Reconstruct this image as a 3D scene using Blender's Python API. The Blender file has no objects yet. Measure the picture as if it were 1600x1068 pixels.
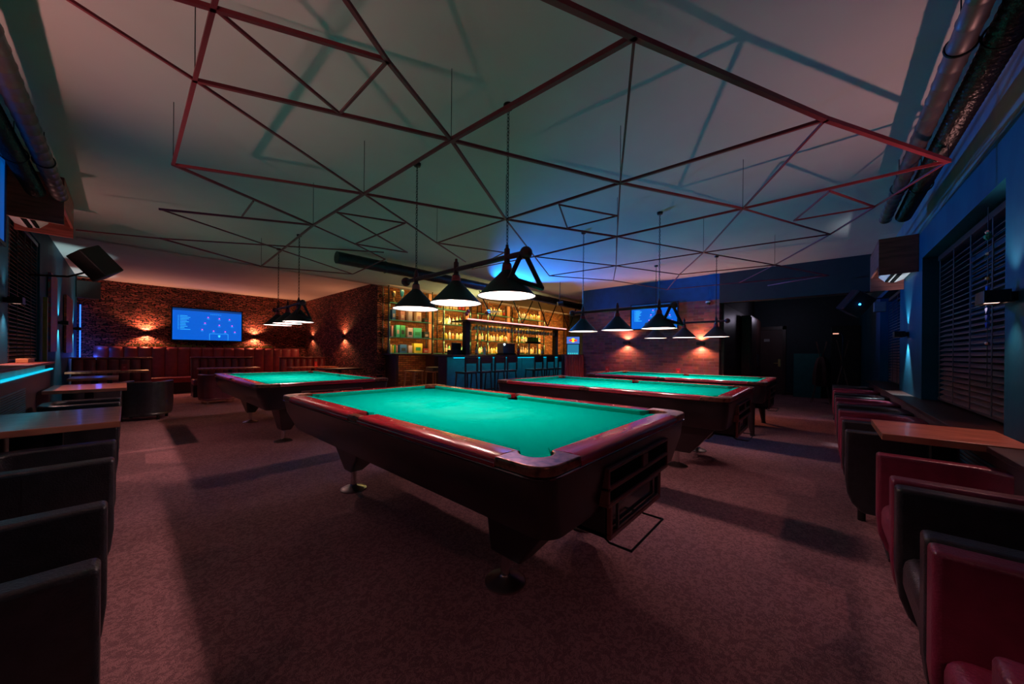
import bpy, bmesh, math, random
from mathutils import Vector, Matrix
PI = math.pi
R = random.Random(7)
sc = bpy.context.scene
COL = sc.collection

# ------------------------------------------------------------------ camera
cd = bpy.data.cameras.new('camera'); cam = bpy.data.objects.new('camera', cd); COL.objects.link(cam)
cd.sensor_fit = 'HORIZONTAL'; cd.sensor_width = 36.0
cd.lens = 36.0 * 540.0 / 1600.0
cd.shift_y = 17.4 / 1600.0
cd.clip_start = 0.02
YAW, ROLL = 0.8407, 0.0087
fw = Vector((math.sin(YAW), math.cos(YAW), 0)); rt = Vector((math.cos(YAW), -math.sin(YAW), 0)); up = Vector((0, 0, 1))
rr = rt * math.cos(ROLL) + up * math.sin(ROLL); uu = up * math.cos(ROLL) - rt * math.sin(ROLL)
cam.matrix_world = Matrix(((rr.x, uu.x, -fw.x, 0), (rr.y, uu.y, -fw.y, 0), (rr.z, uu.z, -fw.z, 1.19), (0, 0, 0, 1)))
sc.camera = cam
sc.view_settings.view_transform = 'Standard'; sc.view_settings.look = 'None'
sc.view_settings.gamma = 1.0; sc.view_settings.use_curve_mapping = False
sc.view_settings.exposure = 0.7
w = bpy.data.worlds.new('world'); sc.world = w; w.use_nodes = True
w.node_tree.nodes['Background'].inputs[0].default_value = (0.02, 0.03, 0.05, 1)
w.node_tree.nodes['Background'].inputs[1].default_value = 0.2
try:
    sc.cycles.sample_clamp_indirect = 3.0
    sc.cycles.max_bounces = 8
    sc.cycles.caustics_reflective = False; sc.cycles.caustics_refractive = False
except Exception:
    pass

# ------------------------------------------------------------------ lights of the room
def light(name, kind, loc, power, col, aim=None, size=0.1, size_y=None, spot=None, blend=0.5, shape='DISK', spread=None, category=None):
    d = bpy.data.lights.new(name, kind); d.energy = power; d.color = col
    if kind == 'AREA':
        d.shape = shape; d.size = size
        if size_y: d.size_y = size_y
        if spread: d.spread = spread
    else:
        d.shadow_soft_size = size
    if kind == 'SPOT':
        d.spot_size = spot; d.spot_blend = blend
    o = bpy.data.objects.new(name, d); COL.objects.link(o); o.location = loc
    if aim is not None:
        o.rotation_euler = (Vector(aim) - Vector(loc)).to_track_quat('-Z', 'Y').to_euler()
    return o

ROSE = (1.0, 0.46, 0.41); WARM = (1.0, 0.36, 0.16); LAMPW = (1.0, 0.58, 0.53)
LAMP_P = 27.0
# pool lamp rims: (x, list of y, rim z)
LAMPS = [(1.75, (1.62, 2.17, 2.74), 1.58), (1.69, (5.73, 6.24, 6.76), 1.62), (4.28, (1.46, 1.99, 2.50), 1.50), (6.80, (1.36, 1.87, 2.38), 1.50)]
for (x, ys, z) in LAMPS:
    for y in ys:
        light('lamp_bulb_light', 'POINT', (x, y, z + 0.098), LAMP_P, LAMPW, size=0.034)
# wall sconces and one added fill lamp: (x, y, z, outward, colour, up power, down power)
SCONCES = [
    (-0.82, 6.10, 1.68, (1, 0), ROSE, 3, 10), (-0.82, 2.65, 1.66, (1, 0), ROSE, 9, 1), (-0.82, 1.05, 1.56, (1, 0), ROSE, 5.5, 1),
    (-0.82, 10.3, 1.67, (1, 0), (0.62, 1, 1), 12, 22), (-0.82, 12.9, 1.67, (1, 0), (0.62, 1, 1), 12, 20),
    (0.45, -0.78, 1.52, (0, 1), ROSE, 1, 2.5), (3.20, -0.78, 1.52, (0, 1), ROSE, 7, 3), (6.30, -0.78, 1.46, (0, 1), (0.8, 0.95, 1.0), 6, 12),  # the corner one is added as fill for the near armchairs
    (0.37, 13.8, 1.65, (0, -1), WARM, 18, 18), (2.80, 13.8, 1.65, (0, -1), WARM, 18, 18),
    (4.30, 13.07, 1.65, (-1, 0), WARM, 5, 5), (4.30, 10.46, 1.63, (-1, 0), WARM, 10, 10),
    (8.30, 3.58, 1.47, (-1, 0), WARM, 10, 10), (8.30, 1.93, 1.43, (-1, 0), WARM, 10, 10)]
for (x, y, z, (ox, oy), c, pu, pd) in SCONCES:
    px, py = x + ox * 0.075, y + oy * 0.075
    k_ = 0.32 if c is ROSE else 0.10; sp_ = 1.9 if c is ROSE else 2.6 if c is WARM else 1.25
    if c is not ROSE and c is not WARM: k_ = -0.12
    light('sconce_light', 'SPOT', (px, py, z + 0.045), pu * 2.2, c, aim=(px + ox * k_, py + oy * k_, z + 1), size=0.02, spot=sp_, blend=0.6)
    light('sconce_light', 'SPOT', (px, py, z - 0.045), pd * 2.2, c, aim=(px + ox * k_, py + oy * k_, z - 1), size=0.02, spot=sp_, blend=0.6)

# ------------------------------------------------------------------ materials
MATS = {}
def _new(name):
    m = bpy.data.materials.new(name); m.use_nodes = True
    nt = m.node_tree; b = nt.nodes['Principled BSDF']
    return m, nt, b
def lin(c):
    return tuple(((v / 255.0) / 12.92 if v / 255.0 <= 0.04045 else ((v / 255.0 + 0.055) / 1.055) ** 2.4) for v in c)
def mat(name, c, rough=0.5, metal=0.0, spec=0.5, coat=0.0, c2=None, nscale=8.0, stretch=(1, 1, 1), bump=0.0, bscale=40.0, emit=None, es=0.0, ramp=(0.4, 0.65), trans=0.0, alpha=1.0, detail=4.0):
    if name in MATS: return MATS[name]
    m, nt, b = _new(name)
    N, L = nt.nodes, nt.links
    c = tuple(c)
    b.inputs['Base Color'].default_value = (*c, 1)
    b.inputs['Roughness'].default_value = rough; b.inputs['Metallic'].default_value = metal
    b.inputs['Specular IOR Level'].default_value = spec
    b.inputs['Coat Weight'].default_value = coat; b.inputs['Coat Roughness'].default_value = 0.12
    b.inputs['Transmission Weight'].default_value = trans; b.inputs['Alpha'].default_value = alpha
    tc = N.new('ShaderNodeTexCoord'); mp = N.new('ShaderNodeMapping'); mp.inputs['Scale'].default_value = stretch
    L.new(tc.outputs['Object'], mp.inputs['Vector'])
    nz = N.new('ShaderNodeTexNoise'); nz.inputs['Scale'].default_value = nscale; nz.inputs['Detail'].default_value = detail
    L.new(mp.outputs[0], nz.inputs['Vector'])
    cr = N.new('ShaderNodeValToRGB'); cr.color_ramp.elements[0].position, cr.color_ramp.elements[1].position = ramp
    if c2 is None: c2 = tuple(v * 0.82 for v in c)
    cr.color_ramp.elements[0].color = (*c, 1); cr.color_ramp.elements[1].color = (*c2, 1)
    L.new(nz.outputs['Fac'], cr.inputs['Fac']); L.new(cr.outputs['Color'], b.inputs['Base Color'])
    if bump:
        nb = N.new('ShaderNodeTexNoise'); nb.inputs['Scale'].default_value = bscale; nb.inputs['Detail'].default_value = 3
        L.new(tc.outputs['Object'], nb.inputs['Vector'])
        bp = N.new('ShaderNodeBump'); bp.inputs['Strength'].default_value = bump; bp.inputs['Distance'].default_value = 0.01
        L.new(nb.outputs['Fac'], bp.inputs['Height']); L.new(bp.outputs[0], b.inputs['Normal'])
    if emit:
        b.inputs['Emission Color'].default_value = (*emit, 1); b.inputs['Emission Strength'].default_value = es
    MATS[name] = m
    return m

def brick_mat(name, axis, c1, c2, mortar, bw, bh, ms, bump, dist=0.0, wild=0.0):
    m, nt, b = _new(name); N, L = nt.nodes, nt.links
    tc = N.new('ShaderNodeTexCoord'); sp = N.new('ShaderNodeSeparateXYZ'); cb = N.new('ShaderNodeCombineXYZ')
    L.new(tc.outputs['Object'], sp.inputs[0]); L.new(sp.outputs[axis], cb.inputs[0]); L.new(sp.outputs[2], cb.inputs[1])
    if dist:
        dn = N.new('ShaderNodeTexNoise'); dn.inputs['Scale'].default_value = 7; dn.inputs['Detail'].default_value = 2; L.new(tc.outputs['Object'], dn.inputs['Vector'])
        va = N.new('ShaderNodeVectorMath'); va.operation = 'MULTIPLY_ADD'; va.inputs[1].default_value = (dist, dist, 0); L.new(dn.outputs['Color'], va.inputs[0]); L.new(cb.outputs[0], va.inputs[2]); cb = va
    br = N.new('ShaderNodeTexBrick'); br.inputs['Scale'].default_value = 1.0
    br.inputs['Color1'].default_value = (*c1, 1); br.inputs['Color2'].default_value = (*c2, 1); br.inputs['Mortar'].default_value = (*mortar, 1)
    br.inputs['Brick Width'].default_value = bw; br.inputs['Row Height'].default_value = bh; br.inputs['Mortar Size'].default_value = ms
    br.inputs['Mortar Smooth'].default_value = 0.3; br.inputs['Bias'].default_value = 0.0
    L.new(cb.outputs[0], br.inputs['Vector'])
    nz = N.new('ShaderNodeTexNoise'); nz.inputs['Scale'].default_value = 9; nz.inputs['Detail'].default_value = 5
    L.new(tc.outputs['Object'], nz.inputs['Vector'])
    mx = N.new('ShaderNodeMix'); mx.data_type = 'RGBA'; mx.blend_type = 'MULTIPLY'; mx.inputs[0].default_value = 0.7
    L.new(br.outputs['Color'], mx.inputs[6]); L.new(nz.outputs['Color'], mx.inputs[7])
    L.new(mx.outputs[2], b.inputs['Base Color'])
    # per-brick height: coarse voronoi cells + mortar
    hv = N.new('ShaderNodeTexVoronoi'); hv.inputs['Scale'].default_value = 1.0
    mp = N.new('ShaderNodeMapping'); mp.inputs['Scale'].default_value = (1 / bw, 1 / bh, 1); L.new(cb.outputs[0], mp.inputs[0]); L.new(mp.outputs[0], hv.inputs['Vector'])
    ad = N.new('ShaderNodeMath'); ad.operation = 'MULTIPLY_ADD'; ad.inputs[1].default_value = wild
    L.new(hv.outputs['Color'], ad.inputs[0])
    iv = N.new('ShaderNodeMath'); iv.operation = 'SUBTRACT'; iv.inputs[0].default_value = 1.0; L.new(br.outputs['Fac'], iv.inputs[1])
    L.new(iv.outputs[0], ad.inputs[2])
    bp = N.new('ShaderNodeBump'); bp.inputs['Strength'].default_value = bump; bp.inputs['Distance'].default_value = 0.03
    L.new(ad.outputs[0], bp.inputs['Height']); L.new(bp.outputs[0], b.inputs['Normal'])
    b.inputs['Roughness'].default_value = 0.75; b.inputs['Specular IOR Level'].default_value = 0.25
    MATS[name] = m; return m

def glow(name, c, s):
    if name in MATS: return MATS[name]
    m, nt, b = _new(name)
    b.inputs['Base Color'].default_value = (0.02, 0.02, 0.02, 1); b.inputs['Emission Color'].default_value = (*c, 1); b.inputs['Emission Strength'].default_value = s
    MATS[name] = m; return m

def carpet():
    m, nt, b = _new('carpet'); N, L = nt.nodes, nt.links
    tc = N.new('ShaderNodeTexCoord')
    n1 = N.new('ShaderNodeTexNoise'); n1.inputs['Scale'].default_value = 38; n1.inputs['Detail'].default_value = 2; n1.inputs['Distortion'].default_value = 1.5
    n2 = N.new('ShaderNodeTexNoise'); n2.inputs['Scale'].default_value = 320; n2.inputs['Detail'].default_value = 2
    n3 = N.new('ShaderNodeTexNoise'); n3.inputs['Scale'].default_value = 1.3; n3.inputs['Detail'].default_value = 3
    for n in (n1, n2, n3): L.new(tc.outputs['Object'], n.inputs['Vector'])
    cr = N.new('ShaderNodeValToRGB'); cr.color_ramp.elements[0].position = 0.44; cr.color_ramp.elements[1].position = 0.56
    cr.color_ramp.elements[0].color = (0.27, 0.135, 0.150, 1); cr.color_ramp.elements[1].color = (0.43, 0.210, 0.225, 1)
    L.new(n1.outputs['Fac'], cr.inputs['Fac'])
    c2 = N.new('ShaderNodeValToRGB'); c2.color_ramp.elements[0].position = 0.3; c2.color_ramp.elements[1].position = 0.7
    c2.color_ramp.elements[0].color = (0.45, 0.45, 0.45, 1); c2.color_ramp.elements[1].color = (1.5, 1.5, 1.5, 1)
    L.new(n2.outputs['Fac'], c2.inputs['Fac'])
    c3 = N.new('ShaderNodeValToRGB'); c3.color_ramp.elements[0].position = 0.35; c3.color_ramp.elements[1].position = 0.7
    c3.color_ramp.elements[0].color = (0.8, 0.8, 0.8, 1); c3.color_ramp.elements[1].color = (1.1, 1.1, 1.1, 1)
    L.new(n3.outputs['Fac'], c3.inputs['Fac'])
    m1 = N.new('ShaderNodeMix'); m1.data_type = 'RGBA'; m1.blend_type = 'MULTIPLY'; m1.inputs[0].default_value = 1
    m2 = N.new('ShaderNodeMix'); m2.data_type = 'RGBA'; m2.blend_type = 'MULTIPLY'; m2.inputs[0].default_value = 1
    L.new(cr.outputs[0], m1.inputs[6]); L.new(c2.outputs[0], m1.inputs[7]); L.new(m1.outputs[2], m2.inputs[6]); L.new(c3.outputs[0], m2.inputs[7])
    L.new(m2.outputs[2], b.inputs['Base Color'])
    bp = N.new('ShaderNodeBump'); bp.inputs['Strength'].default_value = 0.5; bp.inputs['Distance'].default_value = 0.006
    L.new(n2.outputs['Fac'], bp.inputs['Height']); L.new(bp.outputs[0], b.inputs['Normal'])
    b.inputs['Roughness'].default_value = 0.95; b.inputs['Specular IOR Level'].default_value = 0.1
    MATS['carpet'] = m; return m

def cloth_mat():
    m, nt, b = _new('cloth'); N, L = nt.nodes, nt.links
    tc = N.new('ShaderNodeTexCoord')
    n1 = N.new('ShaderNodeTexNoise'); n1.inputs['Scale'].default_value = 2.6; n1.inputs['Detail'].default_value = 8; n1.inputs['Distortion'].default_value = 0.2
    L.new(tc.outputs['Object'], n1.inputs['Vector'])
    # chalky worn patch around the middle of the bed
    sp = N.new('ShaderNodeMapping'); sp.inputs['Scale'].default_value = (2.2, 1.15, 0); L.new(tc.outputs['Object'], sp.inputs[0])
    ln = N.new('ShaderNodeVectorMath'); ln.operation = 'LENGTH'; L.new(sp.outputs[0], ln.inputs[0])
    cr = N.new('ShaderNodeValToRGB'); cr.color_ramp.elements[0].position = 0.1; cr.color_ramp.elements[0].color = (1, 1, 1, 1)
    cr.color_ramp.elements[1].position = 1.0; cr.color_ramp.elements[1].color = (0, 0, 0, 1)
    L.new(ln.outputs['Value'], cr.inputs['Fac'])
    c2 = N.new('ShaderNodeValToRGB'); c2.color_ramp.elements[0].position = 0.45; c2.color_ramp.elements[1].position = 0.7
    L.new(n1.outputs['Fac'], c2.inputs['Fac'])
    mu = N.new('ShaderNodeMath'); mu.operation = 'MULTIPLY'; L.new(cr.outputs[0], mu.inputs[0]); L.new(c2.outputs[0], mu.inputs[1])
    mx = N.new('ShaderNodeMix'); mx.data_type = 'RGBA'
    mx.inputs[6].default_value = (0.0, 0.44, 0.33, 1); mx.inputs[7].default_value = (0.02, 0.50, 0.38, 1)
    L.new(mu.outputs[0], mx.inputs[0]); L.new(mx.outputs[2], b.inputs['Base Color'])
    b.inputs['Roughness'].default_value = 1.0; b.inputs['Specular IOR Level'].default_value = 0.0
    MATS['cloth'] = m; return m

CARPET = carpet(); CLOTH = cloth_mat()
CEIL = mat('ceiling_paint', (0.54, 0.50, 0.50), 0.9, spec=0.2, c2=(0.50, 0.46, 0.46), nscale=1.2)
TEAL = mat('teal_paint', (0.001, 0.075, 0.13), 0.6, spec=0.15, c2=(0.002, 0.05, 0.10), nscale=3, stretch=(1, 1, 0.5), bump=0.15, bscale=14)
OLIVE = mat('grey_green_paint', (0.16, 0.17, 0.15), 0.8, c2=(0.08, 0.12, 0.16), nscale=3)
BLUEW = mat('pale_wall_paint', (0.008, 0.07, 0.22), 0.8)
DARKW = mat('dark_wall_paint', (0.03, 0.03, 0.035), 0.7)
NAVY = mat('navy_panel', (0.012, 0.03, 0.05), 0.6)
TURQ = mat('turquoise_panel', (0.01, 0.16, 0.17), 0.6)
STONE_X = brick_mat('stone_tiles_x', 0, (0.58, 0.17, 0.13), (0.15, 0.045, 0.04), (0.02, 0.010, 0.010), 0.13, 0.055, 0.010, 1.0, dist=0.20, wild=2.5)
STONE_Y = brick_mat('stone_tiles_y', 1, (0.58, 0.17, 0.13), (0.15, 0.045, 0.04), (0.02, 0.010, 0.010), 0.13, 0.055, 0.010, 1.0, dist=0.20, wild=2.5)
BRICK = brick_mat('red_brick', 1, (0.36, 0.13, 0.13), (0.16, 0.065, 0.085), (0.24, 0.14, 0.15), 0.21, 0.062, 0.005, 0.6, wild=0.3)
BARWALL = brick_mat('bar_cork_brick', 0, (0.42, 0.17, 0.045), (0.16, 0.06, 0.018), (0.06, 0.025, 0.012), 0.16, 0.055, 0.006, 0.8, wild=0.5)
MAHOG = mat('mahogany', (0.46, 0.018, 0.038), 0.19, spec=0.5, coat=0.15, c2=(0.32, 0.014, 0.026), nscale=5, stretch=(6, 0.6, 1))
MAHOGX = mat('mahogany_cross', (0.46, 0.018, 0.038), 0.19, spec=0.5, coat=0.15, c2=(0.32, 0.014, 0.026), nscale=5, stretch=(0.6, 6, 1))
BRONZE = mat('corner_casting', (0.34, 0.12, 0.075), 0.28, metal=0.6, coat=0.0, c2=(0.10, 0.035, 0.025), nscale=30)
CABINET = mat('black_laminate', (0.022, 0.012, 0.015), 0.30, spec=0.5, c2=(0.012, 0.008, 0.009), nscale=3)
TRIM = mat('dark_trim', (0.22, 0.20, 0.22), 0.14, metal=1.0)
BROWNF = mat('brown_frame', (0.20, 0.06, 0.05), 0.35)
BLACK = mat('black_plastic', (0.008, 0.008, 0.010), 0.45)
HOLE = mat('black_void', (0.004, 0.004, 0.004), 0.9, spec=0.1)
CHROME = mat('chrome', (0.75, 0.72, 0.72), 0.16, metal=1.0)
BRASS = mat('brass', (0.75, 0.5, 0.22), 0.3, metal=1.0)
PEARL = mat('pearl_dot', (0.7, 0.66, 0.6), 0.3)
IRON = mat('lamp_iron', (0.12, 0.03, 0.035), 0.35, metal=0.3)
SHADE = mat('lamp_shade_black', (0.014, 0.014, 0.015), 0.45)
REDM = mat('red_metal', (0.80, 0.04, 0.06), 0.3, coat=0.5)
OPAL = glow('opal_glass', (1.0, 0.90, 0.95), 6.0)
WREF = mat('white_enamel', (0.85, 0.85, 0.87), 0.6)
LBLACK = mat('black_leather', (0.026, 0.025, 0.031), 0.29, spec=0.6, c2=(0.017, 0.016, 0.019), nscale=20, bump=0.25, bscale=140)
LRED = mat('burgundy_leather', (0.23, 0.024, 0.062), 0.30, spec=0.6, c2=(0.19, 0.019, 0.050), nscale=20, bump=0.25, bscale=140)
LBOOTH = mat('booth_leather', (0.24, 0.04, 0.05), 0.36, spec=0.5, c2=(0.19, 0.03, 0.04), nscale=10)
SEAM = mat('seam', (0.01, 0.004, 0.006), 0.7)
TABLEW = mat('butcher_block', (0.56, 0.20, 0.12), 0.30, coat=0.3, c2=(0.34, 0.11, 0.065), nscale=7, stretch=(0.8, 5, 1), detail=2)
TABLEWX = mat('butcher_block_x', (0.56, 0.20, 0.12), 0.30, coat=0.3, c2=(0.34, 0.11, 0.065), nscale=7, stretch=(5, 0.8, 1), detail=2)
WALNUT = mat('walnut', (0.34, 0.085, 0.065), 0.42, c2=(0.19, 0.045, 0.036), nscale=4, stretch=(1, 1, 9))
DWOOD = mat('dark_wood', (0.055, 0.020, 0.018), 0.4, c2=(0.03, 0.012, 0.012), nscale=5, stretch=(1, 1, 8))
PANEL = mat('brown_panel', (0.085, 0.04, 0.045), 0.55, c2=(0.065, 0.03, 0.035), nscale=2)
SLAT = mat('blind_slat', (0.28, 0.12, 0.11), 0.42, c2=(0.20, 0.085, 0.08), nscale=4)
WHITEP = mat('white_plastic', (0.60, 0.58, 0.60), 0.4)
PINE = mat('pine', (0.50, 0.24, 0.10), 0.5, c2=(0.36, 0.16, 0.07), nscale=5, stretch=(1, 1, 0.3))
RAIL_ROD = mat('lattice_paint', (0.24, 0.035, 0.050), 0.4, spec=0.3, c2=(0.19, 0.028, 0.04), nscale=6)
DUCTG = mat('galvanised_duct', (0.10, 0.08, 0.085), 0.42, metal=0.4, bump=0.1, bscale=8)
FOIL = mat('black_foil_duct', (0.02, 0.018, 0.02), 0.28, metal=0.3, bump=0.6, bscale=60)
GLASS = mat('shelf_glass', (0.10, 0.45, 0.30), 0.15, spec=0.8)
STEEL = mat('black_steel', (0.02, 0.02, 0.02), 0.4, metal=0.6)
CLEAR = mat('clear_glass', (0.85, 0.80, 0.62), 0.08, spec=1.0, alpha=0.5)
CYAN = glow('cyan_led', (0.0, 0.30, 0.45), 1.3)
PINKN = glow('pink_neon', (1.0, 0.30, 0.28), 1.8)
BLUEL = glow('blue_led', (0.02, 0.12, 1.0), 2.0)

# ------------------------------------------------------------------ mesh helpers
class MB:
    def __init__(s): s.b = bmesh.new()
    def box(s, x0, x1, y0, y1, z0, z1, tr=None):
        vs = [s.b.verts.new(v) for v in ((x0, y0, z0), (x1, y0, z0), (x1, y1, z0), (x0, y1, z0), (x0, y0, z1), (x1, y0, z1), (x1, y1, z1), (x0, y1, z1))]
        for f in ((0, 3, 2, 1), (4, 5, 6, 7), (0, 1, 5, 4), (1, 2, 6, 5), (2, 3, 7, 6), (3, 0, 4, 7)): s.b.faces.new([vs[i] for i in f])
        if tr: bmesh.ops.transform(s.b, matrix=tr, verts=vs)
        return s
    def frus(s, a, z0, b, z1):      # a,b = (x0,x1,y0,y1) rectangles
        vs = [s.b.verts.new(v) for v in ((a[0], a[2], z0), (a[1], a[2], z0), (a[1], a[3], z0), (a[0], a[3], z0), (b[0], b[2], z1), (b[1], b[2], z1), (b[1], b[3], z1), (b[0], b[3], z1))]
        for f in ((0, 3, 2, 1), (4, 5, 6, 7), (0, 1, 5, 4), (1, 2, 6, 5), (2, 3, 7, 6), (3, 0, 4, 7)): s.b.faces.new([vs[i] for i in f])
        return s
    def prism(s, poly, z0, z1, tr=None):
        n = len(poly)
        lo = [s.b.verts.new((p[0], p[1], z0)) for p in poly]; hi = [s.b.verts.new((p[0], p[1], z1)) for p in poly]
        s.b.faces.new(list(reversed(lo))); s.b.faces.new(hi)
        for i in range(n): s.b.faces.new((lo[i], lo[(i + 1) % n], hi[(i + 1) % n], hi[i]))
        if tr: bmesh.ops.transform(s.b, matrix=tr, verts=lo + hi)
        return s
    def tube(s, a, b, r, n=8, r2=None, caps=True):
        a, b = Vector(a), Vector(b); d = (b - a)
        if d.length < 1e-6: return s
        q = d.to_track_quat('Z', 'Y').to_matrix()
        r2 = r if r2 is None else r2
        A, B = [], []
        for i in range(n):
            t = 2 * PI * (i + 0.5) / n; v = Vector((math.cos(t), math.sin(t), 0))
            A.append(s.b.verts.new(a + q @ (v * r))); B.append(s.b.verts.new(b + q @ (v * r2)))
        for i in range(n): s.b.faces.new((A[i], A[(i + 1) % n], B[(i + 1) % n], B[i]))
        if caps: s.b.faces.new(list(reversed(A))); s.b.faces.new(B)
        return s
    def path(s, pts, r, n=8):
        for i in range(len(pts) - 1): s.tube(pts[i], pts[i + 1], r, n)
        for p in pts[1:-1]: s.ball(p, r, 6)
        return s
    def ball(s, c, r, n=10, sz=1.0):
        bmesh.ops.create_uvsphere(s.b, u_segments=n * 2 if n > 6 else 8, v_segments=n, radius=r, matrix=Matrix.Translation(c) @ Matrix.Diagonal((1, 1, sz, 1)))
        return s
    def lathe(s, prof, c=(0, 0, 0), n=24):
        rings = []
        for (r, z) in prof:
            if r < 1e-5: rings.append([s.b.verts.new((c[0], c[1], c[2] + z))])
            else: rings.append([s.b.verts.new((c[0] + r * math.cos(2 * PI * i / n), c[1] + r * math.sin(2 * PI * i / n), c[2] + z)) for i in range(n)])
        for A, B in zip(rings, rings[1:]):
            for i in range(n):
                j = (i + 1) % n
                if len(A) == 1 and len(B) == 1: continue
                if len(A) == 1: s.b.faces.new((A[0], B[j], B[i]))
                elif len(B) == 1: s.b.faces.new((A[i], A[j], B[0]))
                else: s.b.faces.new((A[i], A[j], B[j], B[i]))
        return s
    def torus(s, c, Rr, r, q=None, n=10, m=5, sx=1.0):
        rings = []
        for i in range(n):
            t = 2 * PI * i / n; ring = []
            for j in range(m):
                p = 2 * PI * j / m
                v = Vector(((Rr + r * math.cos(p)) * math.cos(t), (Rr * sx + r * math.cos(p)) * math.sin(t), r * math.sin(p)))
                if q: v = q @ v
                ring.append(s.b.verts.new(Vector(c) + v))
            rings.append(ring)
        for i in range(n):
            for j in range(m):
                s.b.faces.new((rings[i][j], rings[(i + 1) % n][j], rings[(i + 1) % n][(j + 1) % m], rings[i][(j + 1) % m]))
        return s
    def build(s, name, m, parent=None, bevel=0.0, seg=2, smooth=False):
        bmesh.ops.recalc_face_normals(s.b, faces=s.b.faces)
        me = bpy.data.meshes.new(name); s.b.to_mesh(me); s.b.free()
        me.materials.append(m)
        o = bpy.data.objects.new(name, me); COL.objects.link(o)
        if parent is not None: o.parent = parent
        if bevel:
            md = o.modifiers.new('bevel', 'BEVEL'); md.width = bevel; md.segments = seg; md.limit_method = 'ANGLE'; md.angle_limit = 0.6
        if smooth:
            for p in me.polygons: p.use_smooth = True
            if smooth != 'all':
                try: me.set_sharp_from_angle(angle=0.7)
                except Exception: pass
        return o

def tag(o, label, cat, group=None, kind=None):
    o['label'] = label; o['category'] = cat
    if group: o['group'] = group
    if kind: o['kind'] = kind
    return o
def thing(name, label, cat, loc=(0, 0, 0), rz=0.0, group=None):
    o = bpy.data.objects.new(name, None); COL.objects.link(o); o.location = loc; o.rotation_euler = (0, 0, rz); o.empty_display_size = 0.1
    return tag(o, label, cat, group)
def struct(o): o['kind'] = 'structure'; return o
def dup(root, loc, rz=None, label=None, group=None, swap=None):
    def cp(o, par):
        c = o.copy(); COL.objects.link(c); c.parent = par
        if swap and o.type == 'MESH' and o.data.materials and o.data.materials[0] in swap:
            key = (o.data.name, swap[o.data.materials[0]].name)
            if key not in _SW:
                me = o.data.copy(); me.materials.clear(); me.materials.append(swap[o.data.materials[0]]); _SW[key] = me
            c.data = _SW[key]
        for ch in o.children: cp(ch, c)
        return c
    kids = list(root.children)
    r = root.copy(); COL.objects.link(r); r.location = loc
    if rz is not None: r.rotation_euler = (0, 0, rz)
    if label: r['label'] = label
    if group: r['group'] = group
    if swap and root.type == 'MESH':
        key = (root.data.name, swap.get(root.data.materials[0], root.data.materials[0]).name)
        if key not in _SW:
            me = root.data.copy(); mm = swap.get(root.data.materials[0], root.data.materials[0]); me.materials.clear(); me.materials.append(mm); _SW[key] = me
        r.data = _SW[key]
    for ch in kids: cp(ch, r)
    return r
_SW = {}

#@@STRUCTURE
# ------------------------------------------------------------------ room shell
XL, YR, CZ, CZ2 = -0.82, -0.78, 2.90, 2.98
struct(MB().box(-1.1, 13.6, -1.1, 14.1, -0.1, 0).build('floor', CARPET))
struct(MB().box(-1.1, 13.6, -1.1, 8.5, CZ, CZ + 0.25).build('ceiling', CEIL))
struct(MB().box(-1.1, 4.6, 8.5, 14.1, CZ2, CZ2 + 0.25).build('ceiling', CEIL))
# left wall: window between y 6.3 and 8.26
wl = MB().box(-1.12, XL, -1.1, 6.3, 0, CZ).box(-1.12, XL, 8.26, 14.1, 0, CZ2)
wl.box(-1.12, XL, 6.3, 8.26, 0, 1.02).box(-1.12, XL, 6.3, 8.26, 2.68, CZ)
struct(wl.build('wall_left', TEAL))
struct(MB().box(-1.14, -1.08, 6.3, 8.26, 1.02, 2.68).build('window_1', NAVY))
# right wall: two windows, teal up to 2.5, grey-green band above
wr = MB().box(-1.1, 3.35, -1.12, YR, 0, 2.5).box(5.54, 6.9, -1.12, YR, 0, 2.5).box(9.0, 13.6, -1.12, YR, 0, 2.5)
for a, b in ((3.35, 5.54), (6.9, 9.0)): wr.box(a, b, -1.12, YR, 0, 0.74).box(a, b, -1.12, YR, 2.22, 2.5)
struct(wr.build('wall_right', TEAL))
struct(MB().box(-1.1, 13.6, -1.12, YR - 0.002, 2.5, CZ).build('wall_right_band', OLIVE))
struct(MB().box(3.35, 5.54, -1.14, -1.08, 0.74, 2.22).build('window_2', NAVY))
struct(MB().box(6.9, 9.0, -1.14, -1.08, 0.74, 2.22).build('window_3', NAVY))
struct(MB().box(XL, 4.5, 13.8, 14.1, 0, CZ2).build('wall_far', STONE_X))
struct(MB().box(4.3, 4.5, 8.5, 13.8, 0, CZ2).build('wall_side', STONE_Y))
struct(MB().box(4.5, 13.6, 8.5, 8.7, 0, CZ).build('wall_bar', BARWALL))
struct(MB().box(8.3, 8.5, 1.6, 4.85, 0, 2.36).build('wall_back', BRICK))
struct(MB().box(8.3, 8.5, 1.6, 4.85, 2.36, CZ).build('wall_back_upper', BLUEW))
struct(MB().box(8.5, 13.6, 4.65, 4.85, 0, CZ).box(8.5, 13.6, 1.6, 1.75, 0, CZ).build('wall_hall', DARKW))
struct(MB().box(8.3, 8.5, -0.78, 1.6, 2.28, CZ).build('wall_lintel', mat('lintel_paint', (0.028, 0.020, 0.018), 0.8)))
struct(MB().box(13.4, 13.6, -1.1, 8.5, 0, CZ).build('wall_end', NAVY))
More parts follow.
